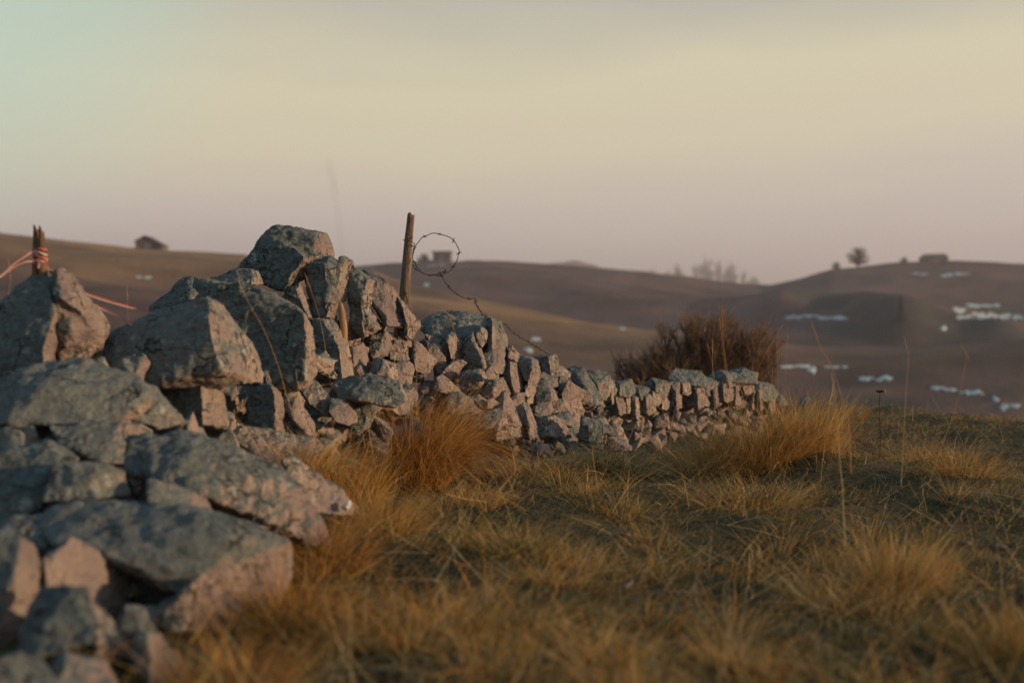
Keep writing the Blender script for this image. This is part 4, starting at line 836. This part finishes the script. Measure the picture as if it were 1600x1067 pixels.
# brown thorny shrub just behind the wall
sh = empty('shrub', (2.0, 15.6, -.35), 'bare brown thorny shrub growing behind the far end of the wall', 'shrub')
stems, srad, tw, trad = [], [], [], []; q = random.Random(3)
for k in range(250):
    u = q.uniform(-.98, 1); bx = 1.98 + u * .62; by = 15.6 + q.uniform(-.35, .35)
    tx = 2.02 + u * .80 + q.uniform(-.16, .16); hgt = (1.08 - .30 * abs(u - .25) ** 1.3 - (.22 if u < -.35 else 0)) * q.uniform(.5, 1.0)
    p0 = Vector((bx, by, -.4)); p2 = Vector((tx, by + q.uniform(-.25, .25), hgt - .35 + .25)); p1 = p0.lerp(p2, .5) + Vector((q.uniform(-.2, .2), q.uniform(-.1, .1), .05))
    pth = smooth_path([p0, p1, p2], 6); stems.append(pth); srad.append(np.linspace(.009, .003, len(pth)))
    for j in range(30):
        f = q.uniform(.12, 1); i = min(len(pth) - 2, int(f * (len(pth) - 1))); s = Vector(pth[i]); v = (Vector(pth[i + 1]) - s).normalized()
        v = (v + Vector((q.uniform(-1, 1), q.uniform(-1, 1), q.uniform(-.1, .8))) * .75).normalized(); L = q.uniform(.1, .28)
        a = s + v * L * .5; e = a + (v + Vector((q.uniform(-.4, .4), q.uniform(-.4, .4), .25))) * L * .5
        tw.append(np.array([tuple(s), tuple(a), tuple(e)])); trad.append(np.array([.0035, .0026, .0012]))
        for m3 in range(2):
            e2 = a + Vector((q.uniform(-1, 1), q.uniform(-1, 1), q.uniform(-.2, 1))).normalized() * L * .4
            tw.append(np.array([tuple(a), tuple(a.lerp(e2, .5)), tuple(e2)])); trad.append(np.array([.0022, .0018, .001]))
co, fc = tubes(stems, srad, 5); solid('stems', co, fc, BARK, sh)
co, fc = tubes(tw, trad, 3); solid('twigs', co, fc, TWIG, sh)

def round_tree(loc, h, label, cat):
    """short trunk, limbs fanned out to a rounded crown of twigs that the sky shows through"""
    t = empty('bare_tree', loc, label, cat); q = random.Random(2); b0 = Vector(loc); top = b0 + Vector((0, 0, h * .16)); lim, lr, tw, tr_ = [], [], [], []
    co, fc = tubes([np.array([tuple(b0), tuple(b0 + Vector((.05, 0, h * .15))), tuple(top)])], [np.array([.045, .036, .03]) * h], 7); solid('trunk', co, fc, BARK, t)
    for i in range(70):
        a, u = q.uniform(0, 6.283), q.uniform(-.8, 1); s = math.sqrt(1 - u * u)
        lop = .22 * h * max(0, -u) if math.cos(a) > 0 else 0
        e = b0 + Vector((math.cos(a) * s * .50 * h + lop, math.sin(a) * s * .38 * h, h * (.54 + .42 * u))); m3 = top.lerp(e, .5) + Vector((0, 0, .06 * h))
        p = smooth_path([top - Vector((0, 0, q.uniform(0, .1) * h)), m3, e], 5); lim.append(p); lr.append(np.linspace(.011, .0035, len(p)) * h)
        for j in range(26):
            s3 = Vector(p[q.randrange(3, len(p))]); v = Vector((q.uniform(-1, 1), q.uniform(-1, 1), q.uniform(-.5, 1))).normalized() * h * q.uniform(.05, .13)
            tw.append(np.array([tuple(s3), tuple(s3 + v * .5), tuple(s3 + v)])); tr_.append(np.array([.007, .006, .004]) * h)
    co, fc = tubes(lim, lr, 4); solid('limbs', co, fc, BARK, t); co, fc = tubes(tw, tr_, 3); solid('crown', co, fc, BARK, t); return t
# hill-top trees
c = hit(1340, 417, 500); round_tree((c.x, c.y, c.z - .5), 8.6, 'round bare tree on the right-hand skyline, left of the low barn', 'tree')
c = hit(1306, 422, 500); round_tree((c.x, c.y, c.z - .3), 3.6, 'very small bare tree on the skyline left of the round bare tree', 'tree')
c = hit(1412, 411, 500); round_tree((c.x, c.y, c.z - 1.0), 3.4, 'low bush on the skyline between the round bare tree and the low barn', 'bush')
c = hit(662, 413, 500); round_tree((c.x, c.y, c.z - .6), 4.6, 'dark rounded bush at the left of the far farmhouse', 'bush')
FIR = plain('dark_needles', (.035, .055, .035), .9, 2, .4)
def conifer(loc, h, label, group=None):
    t = empty('conifer', loc, label, 'conifer', group); co, fc = tubes([np.array([[loc[0], loc[1], loc[2]], [loc[0], loc[1], loc[2] + h * .5], [loc[0], loc[1], loc[2] + h]])], [np.array([.02, .012, .003]) * h], 6); solid('trunk', co, fc, BARK, t)
    v, f = [], []
    for i in range(900):
        z = rng.uniform(.1, 1) ** 1.1; r = (1 - z) * .26 * h * rng.uniform(.5, 1.1); a = rng.uniform(0, 6.283); n0 = len(v)
        e = np.array([math.cos(a), math.sin(a), -.25]); s = np.array([-math.sin(a), math.cos(a), 0]) * h * .022; b = np.array(loc) + [0, 0, z * h]
        v += [b + e * r * .3, b + e * r * .75 + s, b + e * r, b + e * r * .75 - s]; f.append([n0, n0 + 1, n0 + 2, n0 + 3])
    solid('crown', np.array(v), [np.array(f)], FIR, t); return t
c = hit(1407, 500, 250); conifer((c.x, c.y, c.z - .3), 6.4, 'lone dark conifer on the spur of the right-hand hill')
# far wood in the haze
proto = None
for i, (x, yb, hh) in enumerate([(1022, 432, 9), (1038, 435, 10), (1052, 437, 12), (1061, 438, 17), (1068, 438, 13), (1088, 440, 22), (1093, 441, 27), (1101, 441, 17), (1108, 442, 23), (1115, 443, 21), (1122, 443, 25), (1129, 444, 20), (1137, 444, 22), (1144, 445, 16), (1151, 446, 18), (1160, 447, 15), (1168, 448, 14), (1176, 449, 13), (1186, 449, 9)]):
    c = P(x, yb + 12, 2250); hgt = (hh * 1.2 + 12) / F * 2250; lab = 'hazy tree of the distant wood, %d%s from the left' % (i + 1, {1: 'st', 2: 'nd', 3: 'rd'}.get(i + 1, 'th'))
    if proto is None: proto = bare_tree((c.x, c.y, c.z), hgt, lab, 'tree', 'trees of the distant wood', 21, 1.0, .05); h0 = hgt
    else: copy_tree(proto, (c.x, c.y, c.z), hgt / h0, i * 1.3, lab)
    LASTZ = c.z

# ------------------------------------------------------------------ buildings on the skyline
STONEW = plain('dark_field_stone', (.115, .10, .10), .9, 1.5, .3); SLATE = plain('dull_slate', (.085, .085, .09), .8, 2, .25); DARKO = plain('dark_opening', (.02, .02, .022), .9, 2, .2); GREYP = plain('weathered_grey_boards', (.16, .17, .16), .9, 2, .2)
def boxm(x0, x1, y0, y1, z0, z1):
    co = np.array([(x, y, z) for z in (z0, z1) for y in (y0, y1) for x in (x0, x1)], float)
    return co, [np.array([[0, 1, 3, 2][::-1], [4, 5, 7, 6], [0, 1, 5, 4], [1, 3, 7, 5], [3, 2, 6, 7], [2, 0, 4, 6]])]
def part(name, co, fc, mat, parent): return link(name, mesh_np(name, co, fc, False), mat, parent)
def gable(parent, W, D, hw, hr, ridge=.5, over=.25, roofm=None):
    """walls with gable to the camera, ridge along the depth axis at a fraction of the width"""
    rx = -W / 2 + W * ridge
    prof = [(-W / 2, 0), (W / 2, 0), (W / 2, hw[1]), (rx, hr), (-W / 2, hw[0])]; n = 5
    co = np.array([(x, -D / 2, z) for x, z in prof] + [(x, D / 2, z) for x, z in prof], float)
    me = bpy.data.meshes.new('wall'); me.from_pydata([tuple(c) for c in co], [], [[4, 3, 2, 1, 0][::-1], [5, 6, 7, 8, 9][::-1]] + [[i, (i + 1) % n, n + (i + 1) % n, n + i] for i in range(n)])
    link('wall', me, STONEW, parent)
    for sgn, (xe, ze) in ((-1, (-W / 2, hw[0])), (1, (W / 2, hw[1]))):
        dx, dz = xe - rx, ze - hr; L = math.hypot(dx, dz); ux, uz = dx / L, dz / L; nx, nz_ = (-uz, ux) if sgn > 0 else (uz, -ux)
        a = (rx, hr + .01); b = (xe + ux * over, ze + uz * over); th = .14
        c = np.array([(p[0] + nx * s * th * (1 if nz_ > 0 else -1), yy, p[1] + nz_ * s * th * (1 if nz_ > 0 else -1)) for s in (.05, 1) for yy in (-D / 2 - over, D / 2 + over) for p in (a, b)], float)
        part('roof_slope', c, [np.array([[0, 1, 3, 2], [4, 5, 7, 6], [0, 1, 5, 4], [1, 3, 7, 5], [3, 2, 6, 7], [2, 0, 4, 6]])], roofm or SLATE, parent)
c = hit(233, 388.6, 120)
b = empty('stone_hut', (c.x, c.y + 2, c.z - .6), 'small stone hut with a lopsided gable roof on the skyline of the left hill', 'hut')
gable(b, 4.6, 4.2, (2.05, 1.35), 2.95, .36, .25)
for nm, x0, x1, z0, z1, mt in (('door', -.75, .15, .4, 1.75, GREYP), ('window', .75, 1.25, .95, 1.35, DARKO)):
    co, fc = boxm(x0, x1, -2.16, -2.08, z0, z1); part(nm, co, fc, mt, b)
co, fc = boxm(-3.4, -2.32, -1.2, 1.2, 0, 1.0); part('low_wall', co, fc, STONEW, b)
c = hit(690, 414, 450)
b = empty('farmhouse', (c.x, c.y + 3, c.z - .5), 'blocky far farmhouse seen through the ring of barbed wire', 'farmhouse')
co, fc = boxm(-3.2, 3.4, -3, 3, 0, 4.9); part('wall', co, fc, STONEW, b); co, fc = boxm(-3.5, 3.7, -3.3, 3.3, 4.9, 5.5); part('roof', co, fc, SLATE, b)
co, fc = boxm(-9.0, -3.2, -2.4, 2.4, 0, 2.2); part('side_wing', co, fc, STONEW, b)
for x0 in (-2.2, 1.2):
    co, fc = boxm(x0, x0 + 1, -3.06, -3.0, 2.6, 3.8); part('window', co, fc, DARKO, b)
co, fc = boxm(-.6, .5, -3.06, -3.0, 0.2, 2.2); part('door', co, fc, GREYP, b)
c = hit(1463, 410, 500)
b = empty('barn', (c.x, c.y + 4, c.z - .9), 'long low barn on top of the right-hand hill', 'barn')
co, fc = boxm(-4.9, 4.9, -3, 3, 0, 2.6); part('wall', co, fc, STONEW, b)
rc = np.array([(-5.3, -3.4, 2.6), (5.3, -3.4, 2.6), (5.3, 3.4, 2.6), (-5.3, 3.4, 2.6), (-3.9, 0, 4.3), (4.7, 0, 4.45)], float)
part('roof', rc, [np.array([[0, 1, 5, 4], [2, 3, 4, 5], [3, 2, 1, 0]]), np.array([[1, 2, 5], [3, 0, 4]])], SLATE, b)
co, fc = boxm(-.9, .9, -3.07, -3.0, 0.3, 2.3); part('barn_door', co, fc, GREYP, b)
for x0 in (-3.6, 2.6):
    co, fc = boxm(x0, x0 + .9, -3.06, -3.0, 1.2, 2.0); part('window', co, fc, DARKO, b)

# ------------------------------------------------------------------ grass
def blades(root, L, az, lean, curl, wd, col, seg=4, kink=.35, up=None):
    """ribbon blades: root (n,3), lean = angle from vertical at the root, curl = extra bend to the tip; returns co, faces, colours"""
    n = len(root); s = np.linspace(0, 1, seg + 1); pos = root.copy(); P_ = [pos.copy()]; a = az.copy()
    for k in range(seg):
        th = lean + curl * (s[k] + .5 / seg) ** 1.3; a = a + rng.normal(0, kink, n) / seg
        d = np.stack([np.sin(th) * np.cos(a), np.sin(th) * np.sin(a), np.cos(th)], 1)
        pos = pos + d * (L / seg)[:, None]; P_.append(pos.copy())
    side = np.stack([-np.sin(az + rng.normal(0, .8, n)), np.cos(az + rng.normal(0, .8, n)), rng.normal(0, .25, n)], 1); side /= np.linalg.norm(side, axis=1)[:, None]
    V = []
    for k in range(seg):
        w_ = (wd * (1 - .75 * s[k]) * .5)[:, None] * side; V += [P_[k] - w_, P_[k] + w_]
    V.append(P_[seg]); V = np.stack(V, 1); m = 2 * seg + 1
    b = (np.arange(n) * m)[:, None]
    Q = np.concatenate([b + np.array([[2 * k, 2 * k + 1, 2 * k + 3, 2 * k + 2]]) for k in range(seg - 1)]) if seg > 1 else np.zeros((0, 4), int)
    T = b + np.array([[2 * seg - 2, 2 * seg - 1, 2 * seg]])
    return V.reshape(-1, 3), [Q, T], np.repeat(col, m, axis=0)
STRAW, ORANGE, OLIVE, DKGR, TAN, BROWN = (np.array(c) for c in ((.50, .345, .12), (.54, .255, .048), (.115, .125, .036), (.030, .048, .018), (.60, .46, .24), (.105, .066, .030)))
def palette(n, wts):
    C = np.array([STRAW, ORANGE, OLIVE, DKGR, TAN, BROWN]); k = rng.choice(6, n, p=np.array(wts) / sum(wts))
    return C[k] * rng.uniform(.65, 1.3, n)[:, None]
def join(parts):
    co, cl, q, t, o = [], [], [], [], 0
    for c, f, k in parts:
        co.append(c); cl.append(k); q.append(f[0] + o); t.append(f[1] + o); o += len(c)
    return np.concatenate(co), [np.concatenate(q), np.concatenate(t)], np.concatenate(cl)
# the turf: area sampled over what the lens can see, with a margin to either side
def sample(n, y0, y1, pw):
    y = y0 * (y1 / y0) ** (rng.uniform(0, 1, n) ** pw); x = rng.uniform(-.52, .52, n) * (y + 1.2)
    return x, y
def wall_base(y): return np.interp(y, [2.5, 3.5, 4.3, 5.5, 7, 8, 8.6, 9.3, 10, 11, 12.2, 12.3, 20], [-1.05, -.95, -.8, -.85, -1.05, -.95, -.5, .1, .7, 1.2, 2.2, -9, -9])
parts = []
n = 310000; x, y = sample(n, 2.7, 16.5, .95); keep = x > wall_base(y) - .15; x, y = x[keep], y[keep]; n = len(x)
z = height(x, y) - .01
pat = n2(x, y, .8, 41, 3); pat2 = n2(x, y, 2.4, 42, 3)
lush = np.clip(.62 - 1.2 * pat + .25 * np.clip((7.5 - y) / 3, 0, 1) * (x > wall_base(y) + .5) - .35 * np.clip((y - 9) / 4, 0, 1), 0, 1)
warm = rng.uniform(0, 1, n) > lush * .93
col = np.where(warm[:, None], palette(n, (2.6, 1.9, 1.4, .6, .9, 3.4)), palette(n, (.6, .5, 3.4, 3.2, .1, 1.5)))
L = (.04 + .06 * rng.uniform(0, 1, n) + .06 * np.clip(pat2, 0, 1)) * np.where(warm, 1.0, .62) * (1 - .62 * np.exp(-(((x - 2.0) / 2.0) ** 2 + ((y - 10.3) / 1.1) ** 2) ** 2))
flow = -.35 + .9 * n2(x, y, .55, 44, 2)
az = flow + rng.normal(0, 1.1, n)
parts.append(blades(np.stack([x, y, z], 1), L, az, rng.uniform(.35, 1.4, n), rng.uniform(-.2, 1.3, n), rng.uniform(.002, .0046, n) * (1 + .03 * y), col, 3, .9))
# tussocks
nt_ = 460; x, y = sample(nt_, 3.0, 15.5, 1.0); keep = (x > wall_base(y) + .12) & (((x - 2.0) / 2.3) ** 2 + ((y - 10.3) / 1.25) ** 2 > 1); x, y = x[keep], y[keep]
for cx_, cy_ in zip(x, y):
    m = int(rng.uniform(60, 170)); R_ = rng.uniform(.04, .13); a = rng.uniform(0, 6.283, m); r = R_ * np.sqrt(rng.uniform(0, 1, m))
    rx, ry = cx_ + r * np.cos(a), cy_ + r * np.sin(a); g = float(n2(np.array([cx_]), np.array([cy_]), .8, 41, 3)[0]) < -.05
    wts = (1.2, .6, 3, 1.6, .6, .9) if (g and rng.random() < .8) else (3.4, 3.4, .8, .2, 1.6, 1.2)
    parts.append(blades(np.stack([rx, ry, height(rx, ry) - .01], 1), rng.uniform(.06, .19, m) * rng.uniform(.6, 1.35), np.where(rng.random(m) < .7, a, rng.normal(-.4, .9, m)), .12 + 1.0 * r / R_ * rng.uniform(.4, 1, m), rng.uniform(.2, 1.5, m), rng.uniform(.002, .0038, m), palette(m, wts), 4))
# long loose straws lying across everything
n = 9000; x, y = sample(n, 2.8, 15, 1.0); keep = x > wall_base(y) - .05; x, y = x[keep], y[keep]; n = len(x)
parts.append(blades(np.stack([x, y, height(x, y) + rng.uniform(.01, .07, n)], 1), rng.uniform(.16, .42, n), rng.uniform(0, 6.283, n), rng.uniform(.9, 1.5, n), rng.uniform(-.3, .7, n), rng.uniform(.0018, .0032, n), palette(n, (3, 2, .1, 0, 4, .6)), 4))
co, fc, cl = join(parts); me = mesh_np('grass', co, fc, False); set_tint(me, cl)
tag(link('grass', me, GRASS), 'matted dry straw-coloured and olive pasture grass', 'grass', kind='stuff')

gt = 'tall tufts of dry grass'
def tuft(px, py, d, rad, h, n, wts, label, bias=(-.3, .25), curl=(.4, 1.6), spread=1.0, wd=(.0016, .0040), ell=1., kink=1.0, keepz=None):
    c = P(px, py, d); z0 = float(height(c.x, c.y)[0]) if keepz is None else keepz
    a = rng.uniform(0, 6.283, n); r = rad * np.sqrt(rng.uniform(0, 1, n)); rx, ry = c.x + r * np.cos(a) * ell, c.y + r * np.sin(a)
    az = np.where(rng.random(n) < .72, a + rng.normal(0, .5, n), bias[0] + rng.normal(0, 1.0, n))
    lean = .05 + spread * (r / rad) ** 1.2 * rng.uniform(.3, 1, n) + bias[1] * rng.uniform(0, 1, n)
    zz = (height(rx, ry) if keepz is None else np.full(n, z0)) - .015
    co, fc, cl = blades(np.stack([rx, ry, zz], 1), np.where(py > 760, 1.2, 1.5) * h * rng.uniform(.45, 1.25, n), az, lean, rng.uniform(curl[0], curl[1], n), rng.uniform(wd[0], wd[1], n), palette(n, wts), 6, kink)
    o0 = np.array([c.x, c.y, z0]); me = mesh_np('grass_tuft', co - o0, fc, False); set_tint(me, cl)
    return tag(link('grass_tuft', me, GRASS, loc=o0), label, 'grass tuft', gt)
OR = (1.0, 5, .1, 0, .5, 2.0); TN = (4, 2.5, .4, .05, 2.5, .6); GN = (1.8, .6, 3, 1.4, 1.2, .3)
def gd(py): return ground_d(py)
tuft(645, 752, 7.9, .18, .43, 6000, OR, 'dense rust-orange grass tuft spilling over in front of the wall', (.0, .10), (.5, 2.5), .62, kink=1.0)
tuft(1195, 745, 8.3, .24, .29, 3200, (3, 5, .3, .1, 1, 1.2), 'large orange grass tuft in front of the far stretch of the wall', (-.2, .3), (.3, 2.2), .9, ell=1.2, kink=.9)
tuft(1110, 750, 8.3, .2, .22, 1300, TN, 'loose straw-coloured tuft left of the large orange one', (.2, .2), (.2, 1.2), .8)
tuft(1260, 740, 8.4, .2, .27, 900, TN, 'thin upright tuft right of the large orange one', (-.1, .1), (.1, .8), .5)
tuft(815, 885, 5.2, .14, .17, 900, GN, 'low olive tuft with pale tips in the middle of the pasture', (.0, .2), (.3, 1.2), .95)
tuft(900, 880, 5.3, .10, .14, 380, TN, 'small straw tuft right of the low olive one', (.0, .3), (.3, 1.2), 1.0)
tuft(690, 1000, 4.0, .14, .20, 1000, (4, 4, .6, .2, 1.5, 1), 'wide splayed straw tuft low in the foreground, left of centre', (-.1, .5), (.3, 1.3), 1.1, ell=1.3)
tuft(560, 1010, 3.9, .12, .16, 500, (3, 4, .8, .3, 1, 1), 'shaggy tuft left of the wide splayed one', (2.6, .4), (.3, 1.3), 1.0)
tuft(1395, 905, 5.0, .15, .19, 1300, TN, 'tall fan-shaped straw tuft on the right', (-.0, .1), (.1, 1.0), .75, ell=1.2)
tuft(1300, 925, 4.8, .12, .18, 500, TN, 'short tuft at the left foot of the tall fan-shaped one', (3.0, .3), (.3, 1.3), 1.0)
tuft(540, 800, 6.9, .16, .28, 1500, (3, 5, .6, .1, 1, 1), 'upright orange grass growing along the foot of the boulders', (-.4, .15), (.1, 1.1), .5)
tuft(590, 850, 5.8, .17, .18, 1200, (4, 4, .4, .1, 1.5, 1), 'shaggy straw tuft beside the white-tipped stone', (-.4, .3), (.3, 1.4), .9)
tuft(500, 900, 5.0, .14, .22, 1000, OR, 'orange tuft at the right foot of the largest foreground boulder', (-.2, .3), (.3, 1.5), .9)
tuft(455, 1010, 4.1, .14, .20, 1100, OR, 'orange tuft against the lower right of the near boulders', (-.2, .3), (.3, 1.5), .9)
tuft(370, 1075, 3.5, .12, .18, 900, OR, 'orange tuft in the bottom corner beside the half-moon stone', (-.2, .3), (.3, 1.5), .9)
tuft(955, 740, 8.3, .16, .15, 1100, (2, .4, 3, .6, 3, .3), 'drooping grey-green tuft below the black-green boulder', (-.5, .5), (.6, 1.8), .9, ell=1.5)
tuft(830, 745, 8.1, .18, .13, 800, TN, 'flattened straw tuft at the foot of the squarish stone', (-.4, .6), (.6, 1.6), 1.1, ell=1.6)
tuft(740, 790, 7.1, .2, .17, 1000, (4, 3, 1, .3, 1.5, 1.2), 'flattened tuft of long straw right of the rust-orange one', (-.3, .7), (.6, 1.5), 1.1, ell=1.5)
tuft(1590, 1040, 3.75, .12, .2, 600, (2, 3, 2, .6, 1, .6), 'olive and straw tuft cut off by the right edge', (-.2, .2), (.2, 1.2), .8)
tuft(1170, 800, 6.9, .2, .18, 900, TN, 'pale flattened tuft in front of the large orange one', (-.3, .5), (.5, 1.5), 1.1, ell=1.5)
tuft(1500, 760, 7.6, .2, .17, 700, (3, 3.5, 1, .3, 1, .8), 'low orange tuft on the slope at the right', (-.3, .4), (.4, 1.4), 1.0)
tuft(1440, 700, 9.9, .22, .17, 600, (3, 4, .8, .2, 1, .8), 'low tuft just below the crest, right of the thistle', (-.3, .4), (.4, 1.4), 1.0)
# straw lying over the pinkish stone and joints of the boulders
tuft(470, 712, 6.35, .2, .18, 700, TN, 'straw growing over the flat pinkish stone', (-.3, .5), (.5, 1.4), 1.0, keepz=P(470, 728, 6.35).z)

# tall single stalks, each with a thin seed head
STK = 'tall single grass stalks'
m_, t_, b_ = newmat('golden_stalk', .7); b_.inputs['Base Color'].default_value = (.40, .23, .08, 1); STALK = m_
m_, t_, b_ = newmat('pale_stalk', .7); b_.inputs['Base Color'].default_value = (.42, .33, .2, 1); STALKP = m_
def stalk(pts, d, r, label, mat=STALK, head=True):
    d2 = d if isinstance(d, (list, tuple)) else [d] * len(pts)
    p = smooth_path([P(a, b, c) for (a, b), c in zip(pts, d2)], 6); rad = np.linspace(r, r * .45, len(p))
    pa, ra = [p], [rad]
    if head:
        e = p[-1]; v = p[-1] - p[-3]; v /= np.linalg.norm(v)
        for k in range(7):
            s = p[-1] - v * .012 * k; w_ = v * .02 + rng.normal(0, .005, 3); pa.append(np.array([s, s + w_ * .5, s + w_])); ra.append(np.array([r * .5, r * .8, r * .2]))
    ra = [q_ * .68 for q_ in ra]; co, fc = tubes(pa, ra, 4); tag(solid('grass_stalk', co, fc, mat), label, 'grass stalk', STK)
S = [([(1148, 720), (1140, 650), (1134, 580), (1124, 500)], 8.9, .0024, 'golden stalk rising highest left of the shrub centre, leaning left'),
     ([(1146, 720), (1143, 648), (1139, 600), (1130, 530), (1129, 492)], 8.95, .0024, 'golden stalk almost touching the highest leaning one'),
     ([(1118, 700), (1117, 640), (1114, 590), (1113, 535)], 9.0, .002, 'short upright stalk in front of the pale green coping slab'),
     ([(1125, 680), (1120, 620), (1112, 565), (1105, 537)], 9.0, .0018, 'thin stalk leaning left beside the short upright one'),
     ([(1130, 720), (1160, 640), (1185, 575), (1222, 508)], 8.8, .002, 'long stalk leaning right across the end of the wall'),
     ([(1210, 720), (1214, 640), (1215, 590), (1214, 525)], 8.6, .0018, 'straight stalk, left one of the upright pair right of the shrub'),
     ([(1220, 720), (1224, 650), (1227, 600), (1230, 525)], 8.6, .0018, 'straight stalk, right one of the upright pair right of the shrub'),
     ([(1206, 700), (1207, 640), (1207, 578)], 8.7, .0016, 'short stalk just left of the upright pair'),
     ([(1105, 715), (1082, 686), (1035, 642), (984, 594)], [8.6, 8.5, 8.4, 8.3], .0026, 'bright orange stalk lying diagonally across the far stretch'),
     ([(1060, 725), (1044, 712), (1020, 680), (1008, 663)], 8.6, .002, 'short orange stalk below the diagonal one'),
     ([(1160, 700), (1164, 640), (1155, 600), (1151, 596)], 8.8, .0024, 'crooked stalk in front of the far end of the wall'),
     ([(1045, 710), (1052, 650), (1068, 610)], 8.9, .0016, 'thin pale stalk in front of the narrow coping stones'),
     ([(1320, 850), (1316, 760), (1312, 720), (1308, 650), (1300, 590)], 5.4, .003, 'blurred pale stalk standing left of the tall fan-shaped tuft'),
     ([(1330, 740), (1325, 655), (1318, 630), (1300, 575), (1281, 540), (1268, 505)], 6.0, .0026, 'blurred stalk arching up to the snow at the foot of the hollow'),
     ([(1450, 760), (1470, 700), (1492, 640), (1506, 580), (1509, 555), (1504, 540)], 6.2, .0024, 'blurred stalk curving right with a drooping head, right of the thistle'),
     ([(1408, 760), (1412, 680), (1416, 607), (1419, 560), (1413, 528)], 6.4, .0018, 'faint upright stalk left of the curving one'),
     ([(1280, 770), (1288, 700), (1294, 655), (1302, 600)], 7.6, .0016, 'thin stalk behind the blurred pale one'),
     ([(1245, 760), (1270, 690), (1290, 640), (1300, 615)], 8.3, .0016, 'fine stalk leaning right, nearest to the large orange tuft'),
     ([(1255, 770), (1285, 700), (1310, 650), (1318, 630)], 8.2, .0016, 'fine stalk leaning right, farthest from the large orange tuft'),
     ([(1262, 745), (1290, 680), (1320, 645)], 8.3, .0016, 'fine stalk leaning strongly right below the other two'),
     ([(522, 640), (512, 570), (500, 500), (478, 430)], 7.3, .0022, 'orange stalk crossing the highest boulder'),
     ([(448, 620), (434, 570), (412, 515), (392, 480), (376, 448)], 6.2, .0020, 'reddish stalk crossing the square-ended boulder'),
     ([(570, 700), (562, 640), (556, 600), (548, 560)], 7.4, .0024, 'upright stalk left of the rust-orange tuft'),
     ([(584, 720), (574, 660), (566, 615), (560, 575)], 7.2, .0028, 'thick blurred stalk beside the flat-topped dark stone'),
     ([(610, 740), (612, 680), (616, 620), (616, 560)], 7.4, .002, 'stalk rising through the rust-orange tuft'),
     ([(652, 640), (651, 600), (650, 560), (642, 470)], 8.4, .0014, 'fine stalk beside the foot of the leaning post'),
     ([(200, 530), (200, 500), (199, 470), (198, 448)], 6.6, .0014, 'short fine stalk between the two parts of the near pile'),
     ([(717, 535), (708, 512), (702, 495), (695, 487)], 8.75, .0028, 'bent yellow stalk in front of the mossy dome'),
     ([(8, 520), (10, 480), (16, 440), (14, 410)], 6.2, .0014, 'faint stalk at the left edge below the tape'),
     ([(775, 760), (790, 735), (808, 712), (830, 700)], 8.2, .0016, 'small arched stalk at the foot of the wall')]
for a in S: stalk(*a, mat=STALKP if 'pale' in a[3] or 'faint' in a[3] else STALK)
stalk([(540, 560), (534, 420), (530, 350), (525, 310), (516, 258)], [3.1, 3.1, 3.1, 3.08, 3.05], .0010, 'ghostly out-of-focus stalk rising against the sky above the highest boulder', STALKP)
# dried thistle
th = empty('dried_thistle', P(1375, 700, 7.6), 'dark dried thistle with one flat head, standing against the snowy slope', 'thistle')
p = smooth_path([P(1374, 716, 7.6), P(1376, 680, 7.6), P(1374, 645, 7.6), P(1375, 616, 7.6)], 6)
DK = plain('dried_thistle_brown', (.07, .045, .03), .9, 20, .3); PL = plain('pale_bracts', (.36, .31, .29), .8, 20, .2)
co, fc = tubes([p], [.0028], 6); solid('stem', co, fc, DK, th)
c = P(1375, 613, 7.6); pa, ra = [], []
for k in range(46):
    a = rng.uniform(0, 6.283); r = rng.uniform(.008, .024); pa.append(np.array([tuple(c), (c.x + r * .6 * math.cos(a), c.y + r * .6 * math.sin(a), c.z + .006), (c.x + r * math.cos(a), c.y + r * math.sin(a), c.z + .014 - r * .2)])); ra.append(np.array([.005, .004, .0012]))
co, fc = tubes(pa, ra, 5); solid('flower_head', co, fc, DK, th)
pa = [np.array([(c.x + .016, c.y, c.z + .004), (c.x + .024, c.y + rng.uniform(-.008, .008), c.z + rng.uniform(-.008, .014)), (c.x + .03, c.y, c.z + rng.uniform(-.016, .022))]) for k in range(12)]
co, fc = tubes(pa, [np.array([.003, .0028, .001])] * 12, 4); solid('bracts', co, fc, PL, th)

# ------------------------------------------------------------------ the air between here and the far hills
hm = bpy.data.materials.new('haze'); hm.use_nodes = True; ht = hm.node_tree; ht.nodes.clear()
ho = N(ht, 'ShaderNodeOutputMaterial'); hv = N(ht, 'ShaderNodeVolumePrincipled'); hv.inputs['Density'].default_value = .00040; hv.inputs['Color'].default_value = (.80, .78, .82, 1); hv.inputs['Anisotropy'].default_value = .2
ht.links.new(hv.outputs[0], ho.inputs['Volume'])
zt = max(float(H.max()), LASTZ + 40) + 3; zb = float(H.min()) - 1
co, fc = boxm(-3310, 3310, -3310, 3310, zb, zt)
tag(link('haze', mesh_np('haze', co, fc, False), hm), 'thin evening haze over the hills', kind='stuff')
